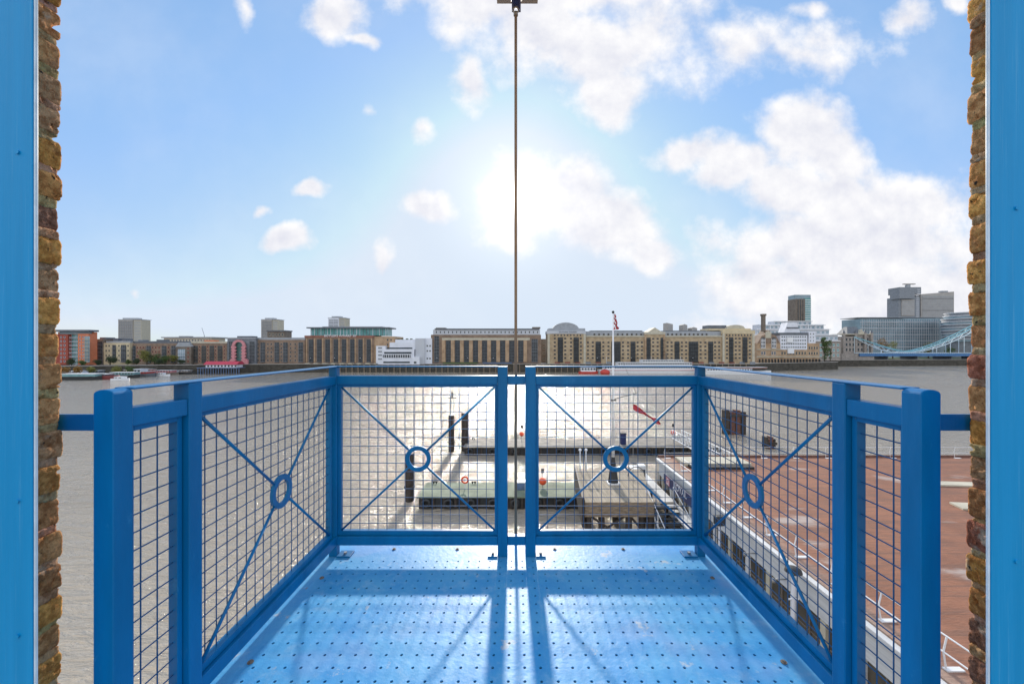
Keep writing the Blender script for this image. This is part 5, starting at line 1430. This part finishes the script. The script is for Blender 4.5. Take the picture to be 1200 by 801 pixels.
# ------------------------------------------------------------------ trees and planting
def tree(name, label, x, y, z0, h, wid, leaf, group=None, dens=1.0, cat='tree', tall=False, trunk=True):
    t_ = thing(name, label, cat, (x, y, z0), group)
    rnd = random.Random(int(x * 13 + y * 7))
    if trunk:
        b = MB(); b.tube((x, y, z0 - .2), (x, y, z0 + h * .45), wid * .05, wid * .03, n=8)
        for i in range(5):
            a = rnd.uniform(0, 6.28); b.tube((x, y, z0 + h * (.25 + .05 * i)), (x + math.cos(a) * wid * .3, y + math.sin(a) * wid * .3, z0 + h * rnd.uniform(.5, .8)), wid * .022, wid * .008, n=6)
        b.build('trunk', 'bark', t_)
    b = MB(); cl = []
    for i in range(12 if not tall else 16):
        a = rnd.uniform(0, 6.28); r_ = rnd.uniform(0, .34) * wid
        zz = z0 + h * (rnd.uniform(.4, .88) if not tall else rnd.uniform(.12, .93))
        if tall: r_ *= .6
        cl.append((Vector((x + math.cos(a) * r_, y + math.sin(a) * r_, zz)), rnd.uniform(.13, .26) * wid))
    n = int(1500 * dens)
    for i in range(n):
        c_, r_ = rnd.choice(cl)
        dv_ = Vector((rnd.gauss(0, 1), rnd.gauss(0, 1), rnd.gauss(0, .9))).normalized() * r_ * rnd.uniform(.55, 1.12)
        p = c_ + dv_
        if p.z < z0 + .1: p.z = z0 + .1
        s_ = rnd.uniform(.16, .34) * (wid / 9) ** .5
        ax = Vector((rnd.gauss(0, 1), rnd.gauss(0, 1), rnd.gauss(0, 1))).normalized(); ay = ax.orthogonal().normalized(); az = ax.cross(ay)
        k0 = len(b.v); b.v += [p - ay * s_, p - az * s_ * .6, p + ay * s_, p + az * s_ * .6]
        b.f.append((k0, k0 + 1, k0 + 2, k0 + 3)); b.mi.append(0)
    b.build('crown', leaf, t_)
    return t_


gT = 'trees along the left bank'
def T_(px, pyt, Y, wpx, leaf, label, **k): 
    h = Z(pyt, Y) - LZ; return tree('tree', label, X(px, Y), Y, LZ, h, wpx * Y / F, leaf, **k)
T_(172, 411, 243, 17, 'leafy', 'broad yellow green tree in front of the long brown block', group=gT)
T_(181, 414, 246, 15, 'leafg', 'mid green tree just right of the yellow green tree', group=gT)
T_(129, 418, 240, 14, 'leafd', 'dark round tree in front of the cream flats', group=gT)
T_(193, 417, 246, 12, 'leafg', 'small green tree near the brown gabled warehouse', group=gT)
T_(203, 415, 248, 10, 'leafy', 'olive tree against the foot of the gabled warehouse', group=gT)
T_(160, 420, 240, 9, 'leafd', 'low dark tree between the cream flats and the yellow green tree', group=gT)
T_(150, 421, 239, 8, 'leafg', 'small pale green tree right of the dark round tree', group=gT)
T_(84, 421, 236, 11, 'leafd', 'dark green tree at the foot of the red slab flats', group=gT)
T_(96, 423, 234, 9, 'leafg', 'small green tree below the teal glazed balconies', group=gT)
T_(115, 422, 238, 9, 'leafd', 'dark small tree before the narrow grey flats', group=gT)
T_(186, 421, 240, 10, 'leafd', 'dark low tree between the two mid green trees', group=gT)
T_(212, 421, 243, 8, 'leafd', 'dark bush like tree below the pale glazed bay', group=gT)
T_(966.5, 388, 300, 13, 'leafg', 'tall narrow poplar beside the white boarded brewhouse', tall=True, dens=2.6)
T_(973, 392, 303, 7, 'leafg', 'slimmer green tree tucked right of the tall poplar', tall=True)
T_(1034, 394, 378, 16, 'leafo', 'autumn brown tree behind the left bridge chains', dens=.8)
T_(1046, 399, 380, 14, 'leafy', 'low olive tree right of the autumn brown tree', dens=.8)
T_(1088, 397, 382, 16, 'leafy', 'yellowing tree behind the middle of the bridge span', dens=.8)
T_(1112, 407, 372, 14, 'leafg', 'bright green tree near the right brick edge behind the bridge', dens=.8)
for i, (px, w_, lf, Yb, lab) in enumerate(((76, 12, 'leafo', 203, 'orange brown shrubs growing on a garden barge at far left'), (92, 14, 'leafo', 205, 'tawny shrubs on the garden barge left of the red barge'), (108, 12, 'leafy', 212, 'yellow green shrubs behind the red hulled barge'), (136, 15, 'leafy', 217, 'olive shrubs on a garden barge behind the teal roofs'), (153, 14, 'leafg', 220, 'green shrubs on a garden barge behind the dark tug'))):
    x = X(px, Yb)
    gb = thing('garden_barge', lab.replace('shrubs', 'planted barge with shrubs', 1) if False else 'floating garden barge carrying ' + lab, 'barge', (x, Yb, 0), 'floating garden barges')
    b = MB(); hull(b, x - w_ * Yb / F / 2 - .5, x + w_ * Yb / F / 2 + .5, Yb - 2.5, Yb + 2.5, -.5, 1.2); b.build('hull', 'hullblack', gb)
    t_ = tree('shrubs', lab, x, Yb, 1.3, 4.4, w_ * Yb / F * .95, lf, trunk=False, dens=.7, cat='shrubs')
# riverside railings and lamp posts on the far quay
gl = 'lamp posts along the far quay'
for i, px in enumerate((364, 392, 422, 452, 512, 548, 578, 616, 660, 700, 740, 812)):
    Y = 255.6; x = X(px, Y)
    refs = ['at the left end of the lettered wharf', 'second along the lettered wharf', 'third along the lettered wharf', 'before the white museum', 'at the left end of the pale piered block', 'under the middle of the pale piered block', 'left of the hanging rod before the piered block', 'right of the hanging rod', 'below the domed end pavilion', 'left of the flagpole before the big warehouse', 'right of the flagpole before the big warehouse', 'before the right wing of the big warehouse']
    l = thing('street_lamp', 'thin dark quay lamp ' + refs[i], 'street lamp', (x, Y, LZ), gl)
    b = MB(); b.tube((x, Y, LZ), (x, Y, LZ + 4), .08, n=6); b.build('post', 'dark', l)
    b = MB(); b.ball((x, Y, LZ + 4.2), .28, 8, 6); b.build('lamp_head', 'whitewall', l)
